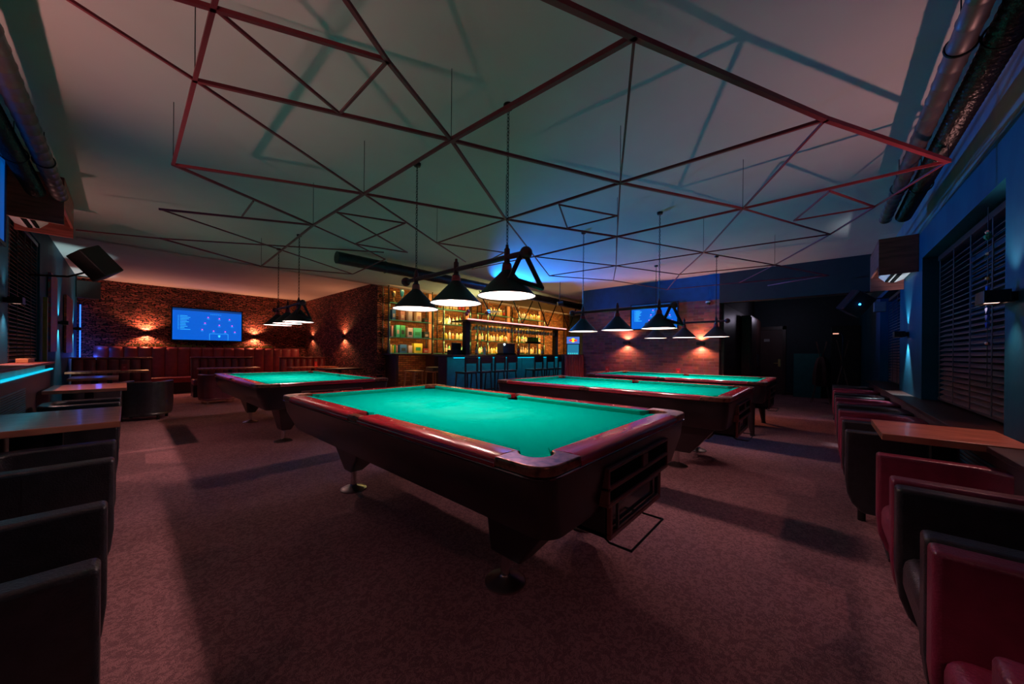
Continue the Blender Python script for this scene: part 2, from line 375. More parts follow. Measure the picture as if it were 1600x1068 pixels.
# hall furnishings
struct(MB().box(8.5, 13.4, 1.55, 1.6, 0, 2.28).build('trim_1', DWOOD))
d = MB().box(13.34, 13.4, 0.88, 1.65, 0, 1.98).build('door_1', mat('hall_door', (0.10, 0.045, 0.045), 0.5), None, 0.005); struct(d)
MB().tube((13.33, 0.96, 0.95), (13.28, 0.96, 0.95), 0.012).tube((13.28, 0.96, 0.95), (13.28, 1.09, 0.95), 0.011).box(13.325, 13.34, 0.93, 0.99, 0.85, 1.08).build('door_handle', BRASS, d)
MB().box(13.33, 13.34, 1.2, 1.34, 1.62, 1.70).build('door_sign', WHITEP, d)
struct(MB().box(13.30, 13.4, 0.80, 0.88, 0, 2.08).box(13.30, 13.4, 1.65, 1.73, 0, 2.08).box(13.30, 13.4, 0.8, 1.73, 1.98, 2.08).build('trim_2', DWOOD))
def simple(mb, name, label, cat, m, bevel=0.0, group=None, smooth=False):
    return tag(mb.build(name, m, None, bevel, 2, smooth), label, cat, group)
for i, (y0, y1) in enumerate(((1.6, 1.95), (1.95, 2.3))):
    pass
cb_ = thing('hall_cupboard', 'tall dark wooden cupboard with two bar handles in the unlit hallway', 'cupboard', (11.4, 1.33, 0))
MB().box(-0.9, 0.9, 0, 0.2, 0, 2.2).build('body', DWOOD, cb_, 0.006)
for x0 in (-0.88, 0.01):
    dd = MB().box(x0, x0 + 0.87, -0.02, 0, 0.06, 2.16).build('door', DWOOD, cb_, 0.004)
    hx = x0 + (0.8 if x0 < 0 else 0.07)
    MB().tube((hx, -0.05, 0.9), (hx, -0.05, 1.2), 0.012).tube((hx, -0.05, 0.92), (hx, -0.02, 0.92), 0.008).tube((hx, -0.05, 1.18), (hx, -0.02, 1.18), 0.008).build('handle', CHROME, dd)
simple(MB().box(12.95, 13.3, 0.0, 0.6, 0, 1.25), 'low_cabinet', 'turquoise waist-high cabinet standing beside the hallway door', 'cabinet', TURQ, 0.006)
simple(MB().box(12.9, 13.39, -0.77, -0.2, 0, 2.0), 'wardrobe', 'tall black wardrobe in the far corner of the hallway', 'wardrobe', BLACK, 0.006)
# coat racks
def coat_rack(x, y, label, coat):
    t = thing('coat_rack', label, 'coat rack', (x, y, 0), 0.4)
    for k in range(4):
        a = k * PI / 2 + 0.3
        MB().tube((0.26 * math.cos(a), 0.26 * math.sin(a), 0), (-0.14 * math.cos(a), -0.14 * math.sin(a), 1.55), 0.008, 8).build('leg', mat('rack_metal', (0.25, 0.16, 0.14), 0.4), t)
    MB().lathe([(0.028, 0.98), (0.034, 1.0), (0.034, 1.04), (0.028, 1.06)], n=14).build('collar', BLACK, t)
    if coat:
        c = MB()
        prof = [(0.10, 0.42), (0.19, 0.45), (0.19, 0.7), (0.15, 0.95), (0.10, 1.12), (0.03, 1.17), (0.0, 1.17)]
        n = 20; rings = []
        for (r, z) in prof:
            rings.append([c.b.verts.new((r * (1 + 0.18 * math.cos(5 * 2 * PI * i / n)) * math.cos(2 * PI * i / n), 0.8 * r * (1 + 0.18 * math.cos(5 * 2 * PI * i / n)) * math.sin(2 * PI * i / n), z)) for i in range(n)])
        for A, B in zip(rings, rings[1:]):
            for i in range(n): c.b.faces.new((A[i], A[(i + 1) % n], B[(i + 1) % n], B[i]))
        o = c.build('coat', mat('coat_cloth', (0.10, 0.05, 0.05), 0.9), None, 0, 2, True); o.location = (x, y, 0)
        tag(o, 'brown coat hanging on the wooden tripod coat rack', 'coat')
coat_rack(11.75, 0.0, 'wooden tripod coat rack with a brown coat hung on it', True)
coat_rack(10.9, -0.36, 'bare wooden tripod coat rack with nothing on it', False)
t = thing('floor_lamp', 'thin crook-necked floor lamp glowing warm in the hallway', 'lamp', (8.9, -0.30, 0))
MB().path([(0, 0, 0.02), (0, 0, 1.55), (0, 0.03, 1.62), (0, 0.14, 1.63)], 0.012).build('pole', STEEL, t)
MB().lathe([(0, 0), (0.13, 0), (0.13, 0.02), (0, 0.025)]).build('base', STEEL, t)
MB().box(-0.02, 0.02, 0.06, 0.14, 1.60, 1.617).build('lamp_head', glow('warm_head', (1.0, 0.45, 0.32), 0.7), t)

# left ledge with LED strip, panel and grilles
g = thing('window_ledge', 'long brown panelled ledge under the blind with a cyan light strip', 'ledge', (0, 0, 0))
MB().box(XL + 0.001, -0.62, -0.3, 7.08, 0, 0.94).build('panel', PANEL, g, 0.004)
MB().box(XL + 0.001, -0.585, -0.3, 7.1, 1.015, 1.04).build('top_board', WALNUT, g, 0.004)
MB().box(XL + 0.001, -0.66, -0.3, 7.1, 0.94, 1.015).build('riser', mat('riser_pale', (0.35, 0.5, 0.5), 0.4), g)
MB().box(-0.625, -0.600, -0.3, 7.1, 0.94, 0.957).build('light_strip', CYAN, g)
gr = MB()
for k in range(16): gr.box(-0.618, -0.612, 4.1, 5.45, 0.52 + k * 0.02, 0.53 + k * 0.02)
gr.build('grille', mat('grille_blue', (0.03, 0.16, 0.22), 0.4), g)
for y in (1.8, 2.5, 3.2, 3.9, 4.6, 5.3, 6.0, 6.6):
    light('ledge_led', 'AREA', (-0.60, y, 0.965), 0.12, (0.1, 0.8, 1.0), aim=(-0.3, y, 1.2), size=0.6, size_y=0.02, shape='RECTANGLE')
simple(MB().box(-0.78, -0.70, 6.35, 6.75, 1.041, 1.085), 'wooden_box', 'small pale wooden box on the ledge below the blind', 'box', PINE, 0.004)
# blind helper: along axis
def blind(name, label, axis, a0, a1, off, z0, z1, sgn, tilt=0.62):
    t = thing(name, label, 'blind', (0, 0, 0))
    mb = MB(); n = int((z1 - z0 - 0.08) / 0.046)
    for k in range(n):
        z = z0 + 0.04 + k * 0.046
        dz, dy = 0.024 * math.sin(tilt), 0.024 * math.cos(tilt)
        if axis == 'y': vs = [(off - dy * sgn, a0, z + dz), (off + dy * sgn, a0, z - dz), (off + dy * sgn, a1, z - dz), (off - dy * sgn, a1, z + dz)]
        else: vs = [(a0, off - dy * sgn, z + dz), (a0, off + dy * sgn, z - dz), (a1, off + dy * sgn, z - dz), (a1, off - dy * sgn, z + dz)]
        lo = [mb.b.verts.new(v) for v in vs]; hi = [mb.b.verts.new((v[0], v[1], v[2] + 0.003)) for v in vs]
        mb.b.faces.new(lo); mb.b.faces.new(hi)
        for i in range(4): mb.b.faces.new((lo[i], lo[(i + 1) % 4], hi[(i + 1) % 4], hi[i]))
    mb.build('slats', SLAT, t)
    hr = MB(); br = MB(); tp = MB()
    def bx(m_, p0, p1, q, za, zb):
        if axis == 'y': m_.box(off - q, off + q, p0, p1, za, zb)
        else: m_.box(p0, p1, off - q, off + q, za, zb)
    bx(hr, a0, a1, 0.028, z1 - 0.05, z1); hr.build('headrail', DWOOD, t, 0.003)
    bx(br, a0, a1, 0.024, z0 + 0.005, z0 + 0.025); br.build('bottom_rail', DWOOD, t, 0.003)
    nt_ = max(3, int((a1 - a0) / 0.45) + 1)
    for k in range(nt_):
        p = a0 + 0.08 + (a1 - a0 - 0.16) * k / (nt_ - 1)
        tp = MB(); q = off + 0.027 * sgn
        if axis == 'y': tp.box(q - 0.001, q + 0.001, p - 0.012, p + 0.012, z0 + 0.02, z1 - 0.04)
        else: tp.box(p - 0.012, p + 0.012, q - 0.001, q + 0.001, z0 + 0.02, z1 - 0.04)
        tp.build('ladder_tape', mat('tape', (0.03, 0.018, 0.02), 0.7), t)
    return t
blind('venetian_blind', 'tall brown slatted blind above the ledge with the cyan light strip', 'y', 6.36, 8.22, -0.86, 1.04, 2.67, 1)
blind('venetian_blind', 'wide brown slatted blind hung with a blue ornament', 'x', 3.42, 5.46, -0.90, 0.76, 2.20, 1)
blind('venetian_blind', 'brown slatted blind past the pier with the lit wall lamp', 'x', 6.95, 8.95, -0.90, 0.76, 2.20, 1)
t = thing('hanging_ornament', 'string of blue heart beads hanging before the wide blind', 'ornament', (3.72, -0.80, 0))
MB().tube((0, 0, 1.0), (0, 0, 2.16), 0.002, 5).build('string', BLACK, t)
ob = MB()
for k in range(6):
    z = 1.40 + k * 0.047
    ob.prism([(0, -0.022), (0.024, 0.006), (0.014, 0.02), (0, 0.012), (-0.014, 0.02), (-0.024, 0.006)], -0.006, 0.006, Matrix.Translation((0, 0.0, z)) @ Matrix.Rotation(PI / 2, 4, 'X'))
ob.build('heart_bead', mat('blue_bead', (0.01, 0.12, 0.55), 0.15, spec=0.8), t)
MB().ball((0, 0, 1.70), 0.012, 6).build('amber_bead', BRASS, t)
MB().ball((0, 0, 1.86), 0.012, 6).ball((0, 0, 2.0), 0.014, 6).ball((0, 0, 1.28), 0.012, 6).build('glass_bead', CHROME, t)
MB().ball((0, 0, 1.97), 0.02, 6).build('green_bead', mat('green_bead', (0.01, 0.25, 0.10), 0.2), t)
# right sill
g = thing('window_sill_shelf', 'long low wooden sill shelf behind the row of tub armchairs', 'shelf', (0, 0, 0))
MB().box(-0.6, 9.2, -1.0, -0.62, 0.715, 0.745).build('top_board', DWOOD, g, 0.004)
MB().box(-0.6, 9.2, -0.775, -0.66, 0, 0.715).build('panel', PANEL, g)
gr = MB()
for k in range(12): gr.box(2.9, 3.5, -0.658, -0.652, 0.35 + k * 0.025, 0.362 + k * 0.025)
gr.build('grille', mat('grille_blue', (0.03, 0.16, 0.22), 0.4), g)
# pale baseboards
struct(MB().box(13.38, 13.4, -0.78, 0.8, 0, 0.08).build('baseboard_end', DWOOD))
struct(MB().box(XL, XL + 0.02, 7.12, 13.8, 0, 0.08).build('baseboard_left', DWOOD))
struct(MB().box(XL, 4.5, 8.44, 8.5, 2.90, 2.985).build('trim_3', CEIL))
#@@LATTICE
# ------------------------------------------------------------------ ceiling lattice
LV = [(0.21, 1.12), (0.21, 2.22), (0.21, 3.34), (-0.60, 1.86), (1.3, 1.67), (1.28, 2.77), (1.26, 3.85), (1.36, 6.33), (-0.30, 1.96), (0.76, 1.43), (0.76, 1.94), (0.21, 1.7), (0.21, 1.12), (2.42, 2.26), (4.65, 3.35), (1.36, 0.57), (0.21, 1.12), (3.58, -0.61), (2.46, 1.13), (3.59, 0.52), (4.94, -0.06), (3.57, 1.67), (5.66, 2.71), (2.52, -0.01), (4.82, 1.11), (7.11, 2.27), (3.6, 2.84), (3.52, 3.98), (6.12, 0.5), (7.45, -0.08), (7.23, 1.09), (4.74, 2.23), (5.9, 1.7), (2.42, 3.36), (3.19, 3.75), (0.2, 4.49), (2.49, 5.77), (-0.36, 5.97), (0.26, 5.66), (2.2, 4.2), (3.21, 3.02), (6.39, 2.53), (1.29, 3.33), (1.84, 3.09), (1.81, 4.14), (2.4, 3.97), (2.48, 1.69), (3.03, 1.42), (3.0, 1.94), (3.64, -0.04), (4.27, -0.33), (4.22, 0.2), (0.72, 3.63), (0.73, 4.11), (1.85, 4.81), (2.35, 4.47), (7.66, 0.41), (7.86, 0.74), (2.38, 4.5)]
LE = [(0, 1, 1), (1, 2, 1), (3, 1, 0), (1, 4, 1), (1, 5, 0), (2, 5, 1), (2, 6, 1), (4, 5, 1), (5, 6, 1), (6, 7, 1), (8, 9, 1), (9, 10, 0), (11, 10, 0), (12, 9, 1), (9, 4, 1), (4, 13, 1), (13, 14, 0), (4, 15, 1), (16, 15, 1), (15, 23, 1), (23, 17, 1), (4, 18, 1), (18, 19, 1), (19, 20, 0), (15, 18, 0), (18, 21, 0), (21, 31, 0), (31, 22, 0), (13, 18, 1), (18, 23, 1), (23, 19, 0), (19, 24, 0), (24, 32, 0), (32, 25, 0), (17, 19, 1), (19, 21, 1), (21, 26, 1), (13, 21, 1), (21, 24, 0), (24, 28, 0), (28, 29, 1), (17, 20, 0), (20, 28, 0), (28, 30, 0), (20, 24, 0), (24, 31, 0), (31, 14, 0), (26, 31, 0), (31, 32, 0), (14, 22, 0), (22, 25, 0), (25, 30, 0), (32, 28, 0), (30, 29, 1), (29, 56, 0), (56, 57, 0), (29, 57, 0), (5, 13, 1), (5, 33, 0), (33, 34, 0), (13, 33, 0), (33, 40, 0), (27, 26, 0), (27, 40, 0), (6, 35, 1), (35, 36, 0), (37, 38, 0), (38, 7, 1), (38, 39, 0), (7, 36, 0), (36, 58, 0), (6, 44, 0), (44, 58, 0), (42, 43, 0), (43, 44, 0), (42, 45, 0), (44, 45, 0), (46, 47, 0), (47, 48, 0), (46, 48, 0), (49, 50, 0), (50, 51, 0), (49, 51, 0), (52, 53, 0)]
lat = thing('ceiling_lattice', 'large burgundy lattice of triangles hanging below the ceiling over all the tables', 'ceiling decoration', (0, 0, 0))
LZ = 2.47
def lrod(a, b, wd):
    a3, b3 = Vector((a[0], a[1], LZ)), Vector((b[0], b[1], LZ)); d = b3 - a3; L_ = d.length
    ang = math.atan2(d.y, d.x)
    return MB().box(-wd * 0.4, L_ + wd * 0.4, -wd / 2, wd / 2, -wd / 2, wd / 2, Matrix.Translation(a3) @ Matrix.Rotation(ang, 4, 'Z'))
for i, (a, b, k) in enumerate(LE):
    lrod(LV[a], LV[b], 0.023 if (a, b) in ((16, 15), (15, 23), (23, 17), (4, 15)) else 0.017 if k else 0.012).build('rod', RAIL_ROD, lat)
for i in (1, 4, 6, 13, 18, 21, 19, 24, 33, 17, 31, 28, 7, 2, 5):
    x, y = LV[i]
    MB().tube((x, y, LZ), (x, y, CZ), 0.0022, 5).build('hanging_wire', STEEL, lat)
# ------------------------------------------------------------------ ducts
def duct(name, label, p0, p1, r, m, corr, step, lean=None):
    mb = MB(); p0, p1 = Vector(p0), Vector(p1); L_ = (p1 - p0).length; n = int(L_ / step)
    q = (p1 - p0).to_track_quat('Z', 'Y').to_matrix(); N_ = 18; rings = []
    for i in range(n + 1):
        for rad, s_ in (((r, 0.0), (r, 0.86), (r + corr, 0.93)) if corr < 0.02 else ((r, 0.0), (r - corr, 0.5))):
            c = p0 + (p1 - p0) * min(1, (i + s_) / (n + 1)); rings.append([mb.b.verts.new(c + q @ Vector((rad * math.cos(2 * PI * k / N_), rad * math.sin(2 * PI * k / N_), 0))) for k in range(N_)])
    for A, B in zip(rings, rings[1:]):
        for k in range(N_): mb.b.faces.new((A[k], A[(k + 1) % N_], B[(k + 1) % N_], B[k]))
    mb.b.faces.new(rings[0]); mb.b.faces.new(rings[-1])
    t = thing(name, label, 'duct', (0, 0, 0))
    mb.build('pipe', m, t, 0, 2, True)
    nb = max(2, int(L_ / 1.6))
    for k in range(nb):
        c = p0 + (p1 - p0) * ((k + 0.5) / nb)
        b_ = MB(); b_.torus(c, r + 0.006, 0.005, q, 20, 5); b_.tube(c + Vector((0, 0, r)), Vector((c.x, c.y, CZ)), 0.003, 5)
        b_.build('hanger', STEEL, t)
    return t
duct('ventilation_duct', 'ribbed grey duct over the window with the blue ornament', (-0.2, -0.455, 2.65), (5.4, -0.50, 2.65), 0.045, DUCTG, 0.004, 0.16)
duct('flexible_duct', 'black flexible hose beside the grey duct over the ornament window', (-0.2, -0.58, 2.63), (5.4, -0.625, 2.64), 0.062, FOIL, 0.021, 0.05)
duct('ventilation_duct', 'ribbed grey duct ending above the boxed wall unit by the tall blind', (-0.44, -0.3, 2.65), (-0.44, 5.55, 2.68), 0.05, DUCTG, 0.004, 0.16)
duct('flexible_duct', 'black flexible hose ending above the boxed wall unit by the tall blind', (-0.58, -0.3, 2.64), (-0.57, 5.5, 2.66), 0.062, FOIL, 0.021, 0.05)
duct('ventilation_duct', 'long dark duct running above the bar canopy', (2.3, 5.95, 2.74), (12.5, 5.95, 2.74), 0.10, mat('dark_duct', (0.02, 0.02, 0.022), 0.35, metal=0.2), 0.004, 0.4)
#@@TABLES
# ------------------------------------------------------------------ pool tables (local origin: centre on the floor, long axis Y)
HW, HL = 0.814, 1.449
def arc(cx, cy, r, a0, a1, n):
    return [(cx + r * math.cos(math.radians(a0 + (a1 - a0) * i / n)), cy + r * math.sin(math.radians(a0 + (a1 - a0) * i / n))) for i in range(n + 1)]
def pool_table(name, label, x, y, group='pool tables', style=0, cues=False):
    t = thing(name, label, 'pool table', (x, y, 0), 0, group)
    # slate bed covered with cloth, bitten out at the pockets
    bx, by = 0.672, 1.307
    pts = []
    def bite(cx, cy, r, a0, a1): pts.extend(arc(cx, cy, r, a0, a1, 8))
    pts += []
    bite(-bx, -by, 0.05, 88, 2); bite(bx, -by, 0.05, 178, 92)
    bite(bx + 0.012, 0, 0.066, 259, 101)
    bite(bx, by, 0.05, 268, 182); bite(-bx, by, 0.05, 358, 272)
    bite(-bx - 0.012, 0, 0.066, 79, -79)
    MB().prism(pts, 0.7525, 0.767).build('bed_cloth', CLOTH, t)
    # cushions
    nx, ny = 0.635, 1.270
    def cushion(a, b, nrm):     # a,b nose ends (2d), nrm outward unit
        a, b, nrm = Vector(a), Vector(b), Vector(nrm); dr = (b - a).normalized()
        oa, ob_ = a + nrm * 0.052 - dr * a_ext, b + nrm * 0.052 + dr * b_ext
        m = MB(); V = []
        for (p, z) in ((a, 0.798), (b, 0.798), (ob_, 0.802), (oa, 0.802), (a + nrm * 0.018, 0.7665), (b + nrm * 0.018, 0.7665), (ob_, 0.768), (oa, 0.768)):
            V.append(m.b.verts.new((p.x, p.y, z)))
        for f in ((0, 1, 2, 3), (7, 6, 5, 4), (0, 4, 5, 1), (1, 5, 6, 2), (2, 6, 7, 3), (3, 7, 4, 0)): m.b.faces.new([V[i] for i in f])
        m.build('cushion', CLOTH, t, 0.004)
    a_ext, b_ext = 0.045, 0.012
    for sx in (-1, 1):
        a_ext, b_ext = 0.048, 0.014
        cushion((sx * nx, -ny + 0.082), (sx * nx, -0.062), (sx, 0))
        cushion((sx * nx, ny - 0.082), (sx * nx, 0.062), (sx, 0))
    a_ext = b_ext = 0.048
    for sy in (-1, 1): cushion((-nx + 0.082, sy * ny), (nx - 0.082, sy * ny), (0, sy))
    # wooden rails
    def rail(x0, x1, y0, y1, m_, ax, outer):
        m = MB()
        # profile: inner edge z .803, outer rounded and slightly lower
        prof = [(0, 0.766), (0, 0.803), (0.080, 0.806), (0.112, 0.800), (0.126, 0.788), (0.129, 0.776), (0.129, 0.766)]
        rings = []
        for s_ in (0, 1):
            rg = []
            for (o_, z) in prof:
                if ax == 'y': rg.append(m.b.verts.new((outer * (0.685 + o_), y0 if s_ == 0 else y1, z)))
                else: rg.append(m.b.verts.new((x0 if s_ == 0 else x1, outer * (1.320 + o_), z)))
            rings.append(rg)
        n = len(prof)
        for i in range(n): m.b.faces.new((rings[0][i], rings[0][(i + 1) % n], rings[1][(i + 1) % n], rings[1][i]))
        m.b.faces.new(rings[0]); m.b.faces.new(rings[1])
        return m.build('rail', m_, t, 0, 2, True)
    CS = 0.235
    for sx in (-1, 1):
        for (y0, y1) in ((-HL + CS, -0.066), (0.066, HL - CS)):
            r_ = rail(0, 0, y0, y1, MAHOG, 'y', sx)
            for k in (1, 2, 3):
                yy = math.copysign(0.3175 * k, y0 + y1)
                MB().lathe([(0, 0.0012), (0.006, 0.001), (0.006, -0.003)], (sx * 0.729, yy, 0.8052), 10).build('sight_marker', PEARL, r_)
    for sy in (-1, 1):
        r_ = rail(-HW + CS, HW - CS, 0, 0, MAHOGX, 'x', sy)
        for k in (-1, 0, 1): MB().lathe([(0, 0.0012), (0.006, 0.001), (0.006, -0.003)], (k * 0.3175, sy * 1.364, 0.8052), 10).build('sight_marker', PEARL, r_)
    # corner castings and pocket cups
    for sx in (-1, 1):
        for sy in (-1, 1):
            pl = arc(0.09, 0.09, 0.09, 180, 270, 7) + [(CS, 0), (CS, 0.129)] + arc(0.158, 0.158, 0.068, -25, -245, 14) + [(0.129, CS), (0, CS)]
            tr = Matrix.Translation((-sx * HW, -sy * HL, 0)) @ Matrix.Diagonal((sx, sy, 1, 1))
            MB().prism(pl, 0.766, 0.805, tr).build('corner_casting', BRONZE, t, 0.016, 4, True)
            m = MB(); cx, cy = sx * (0.656 if 1 else 0), sy * 1.291
            m.lathe([(0.05, 0.7535), (0.045, 0.7528), (0, 0.7528)], (cx, cy, 0), 20)
            m.build('pocket', HOLE, t, 0, 2, True)
    for sx in (-1, 1):
        m = MB().lathe([(0.055, 0.7535), (0.05, 0.7528), (0, 0.7528)], (sx * 0.694, 0, 0), 20)
        m.build('pocket', HOLE, t, 0, 2, True)
        pl = [(0.0, -0.066), (0.814 - 0.755, -0.066), (0.814 - 0.755, 0.066), (0, 0.066)]
        m = MB().box(min(sx * 0.755, sx * HW), max(sx * 0.755, sx * HW), -0.066, 0.066, 0.766, 0.804)
        m.build('side_casting', BRONZE, t, 0.01, 2, True)
    # dark metal trim, cabinet
    rim = arc(-HW + 0.10, -HL + 0.10, 0.096, 180, 270, 6) + arc(HW - 0.10, -HL + 0.10, 0.096, 270, 360, 6) + arc(HW - 0.10, HL - 0.10, 0.096, 0, 90, 6) + arc(-HW + 0.10, HL - 0.10, 0.096, 90, 180, 6)
    tm = MB(); rg = [[tm.b.verts.new((p[0] * k, p[1] * k2, z)) for p in rim] for (z, k, k2) in ((0.752, 0.90, 0.94), (0.752, 1.0, 1.0), (0.756, 1.006, 1.0035), (0.7615, 1.006, 1.0035), (0.7655, 1.0, 1.0), (0.7655, 0.90, 0.94))]
    for q in range(6):
        for i in range(len(rim)): tm.b.faces.new((rg[q][i], rg[q][(i + 1) % len(rim)], rg[(q + 1) % 6][(i + 1) % len(rim)], rg[(q + 1) % 6][i]))
    tm.build('trim', TRIM, t)
    c = MB(); rings = []
    for (z, ix, iy) in ((0.752, 0.010, 0.010), (0.66, 0.024, 0.018), (0.50, 0.10, 0.05), (0.49, 0.115, 0.07)):
        a_, b_ = HW - ix, HL - iy; rr_ = 0.085
        pl = arc(-a_ + rr_, -b_ + rr_, rr_, 180, 270, 6) + arc(a_ - rr_, -b_ + rr_, rr_, 270, 360, 6) + arc(a_ - rr_, b_ - rr_, rr_, 0, 90, 6) + arc(-a_ + rr_, b_ - rr_, rr_, 90, 180, 6)
        rings.append([c.b.verts.new((p[0], p[1], z)) for p in pl])
    n = len(rings[0])
    for A, B in zip(rings, rings[1:]):
        for i in range(n): c.b.faces.new((A[i], A[(i + 1) % n], B[(i + 1) % n], B[i]))
    c.b.faces.new(rings[0]); c.b.faces.new(rings[-1])
    c.build('cabinet', CABINET, t, 0, 2, True)
    # legs
    for sx in (-1, 1):
        for sy in (-1, 1):
            if style == 0:
                m = MB()
                tp = sorted((sx * 0.56, sx * 0.25)); bt = sorted((sx * 0.46, sx * 0.35))
                ty = (-1.31, -0.90) if sy < 0 else (0.42, 1.02); byy = (-1.04, -0.84) if sy < 0 else (0.84, 0.96)
                m.frus((bt[0], bt[1], byy[0], byy[1]), 0.165, (tp[0], tp[1], ty[0], ty[1]), 0.492)
                lg = m.build('leg', CABINET, t, 0.012, 2)
                m = MB().lathe([(0.024, 0.165), (0.024, 0.02)], (sx * 0.405, sy * 0.90, 0), 18); m.build('leg_post', CHROME, lg, 0, 2, True)
                MB().lathe([(0.026, 0.045), (0.034, 0.035), (0.088, 0.018), (0.105, 0.008), (0.105, 0), (0, 0)], (sx * 0.405, sy * 0.90, 0), 32).build('foot_disc', mat('brushed_disc', (0.55, 0.45, 0.45), 0.3, metal=1.0), lg, 0, 2, True)
            else:
                lg = MB().tube((sx * 0.62, sy * 1.22, 0.50), (sx * 0.66, sy * 1.27, 0.0), 0.075, 12, 0.026).build('leg', CABINET, t, 0, 2, True)
                MB().tube((sx * 0.66, sy * 1.27, 0.03), (sx * 0.66, sy * 1.27, 0.0), 0.032, 12).build('foot_disc', BLACK, lg)
    # ball return in the near end
    def frame(m, x0, x1, z0, z1, yy, wd=0.018, dp=0.02):
        m.box(x0, x1, yy, yy + dp, z1 - wd, z1); m.box(x0, x1, yy, yy + dp, z0, z0 + wd)
        m.box(x0, x0 + wd, yy, yy + dp, z0 + wd, z1 - wd); m.box(x1 - wd, x1, yy, yy + dp, z0 + wd, z1 - wd)
    ye = -HL - 0.004
    br = thing_part = MB()
    frame(br, -0.36, 0.40, 0.53, 0.70, ye, 0.016, 0.10); br.box(-0.36, 0.40, ye, ye + 0.10, 0.60, 0.618); br.box(0.02, 0.09, ye, ye + 0.10, 0.618, 0.684)
    rf = br.build('ball_return_frame', BROWNF, t, 0.004)
    MB().box(-0.345, 0.385, ye + 0.012, ye + 0.10, 0.545, 0.686).build('ball_slot', HOLE, rf)
    bb = MB().box(-0.31, -0.285, ye + 0.04, ye + 0.42, 0.37, 0.545).box(0.30, 0.325, ye + 0.04, ye + 0.42, 0.37, 0.545).box(-0.31, 0.325, ye + 0.04, ye + 0.42, 0.37, 0.395).box(-0.31, 0.325, ye + 0.40, ye + 0.42, 0.37, 0.545)
    bo = bb.build('ball_box', CABINET, t, 0.004)
    fr = MB(); frame(fr, -0.31, 0.325, 0.37, 0.55, ye + 0.015, 0.022, 0.02); fr.build('box_frame', BROWNF, bo, 0.003)
    fr = MB(); frame(fr, -0.25, 0.265, 0.405, 0.525, ye + 0.008, 0.010, 0.012); fr.build('window_frame', mat('grey_frame', (0.12, 0.10, 0.10), 0.3, metal=0.6), bo)
    MB().box(-0.29, 0.305, ye + 0.03, ye + 0.034, 0.39, 0.53).build('window_pane', mat('smoked_glass', (0.02, 0.03, 0.028), 0.1, spec=0.8), bo)
    MB().path([(-0.29, ye + 0.06, 0.37), (-0.29, ye + 0.03, 0.35), (-0.29, ye - 0.07, 0.35), (0.10, ye - 0.07, 0.35), (0.10, ye + 0.03, 0.35), (0.10, ye + 0.06, 0.37)], 0.005, 8).build('wire_rest', STEEL, bo)
    return t
pool_table('pool_table', 'green-clothed pool table with bronze corners, frontmost and seen whole', 1.731, 2.121)
pool_table('pool_table', 'green-clothed pool table on the television side, beyond the frontmost one', 1.80, 6.20)
pool_table('pool_table', 'green-clothed pool table between the frontmost one and the one by the brick wall', 4.36, 2.05)
pool_table('pool_table', 'green-clothed pool table with tapered legs nearest the brick wall', 6.84, 2.02, style=1)
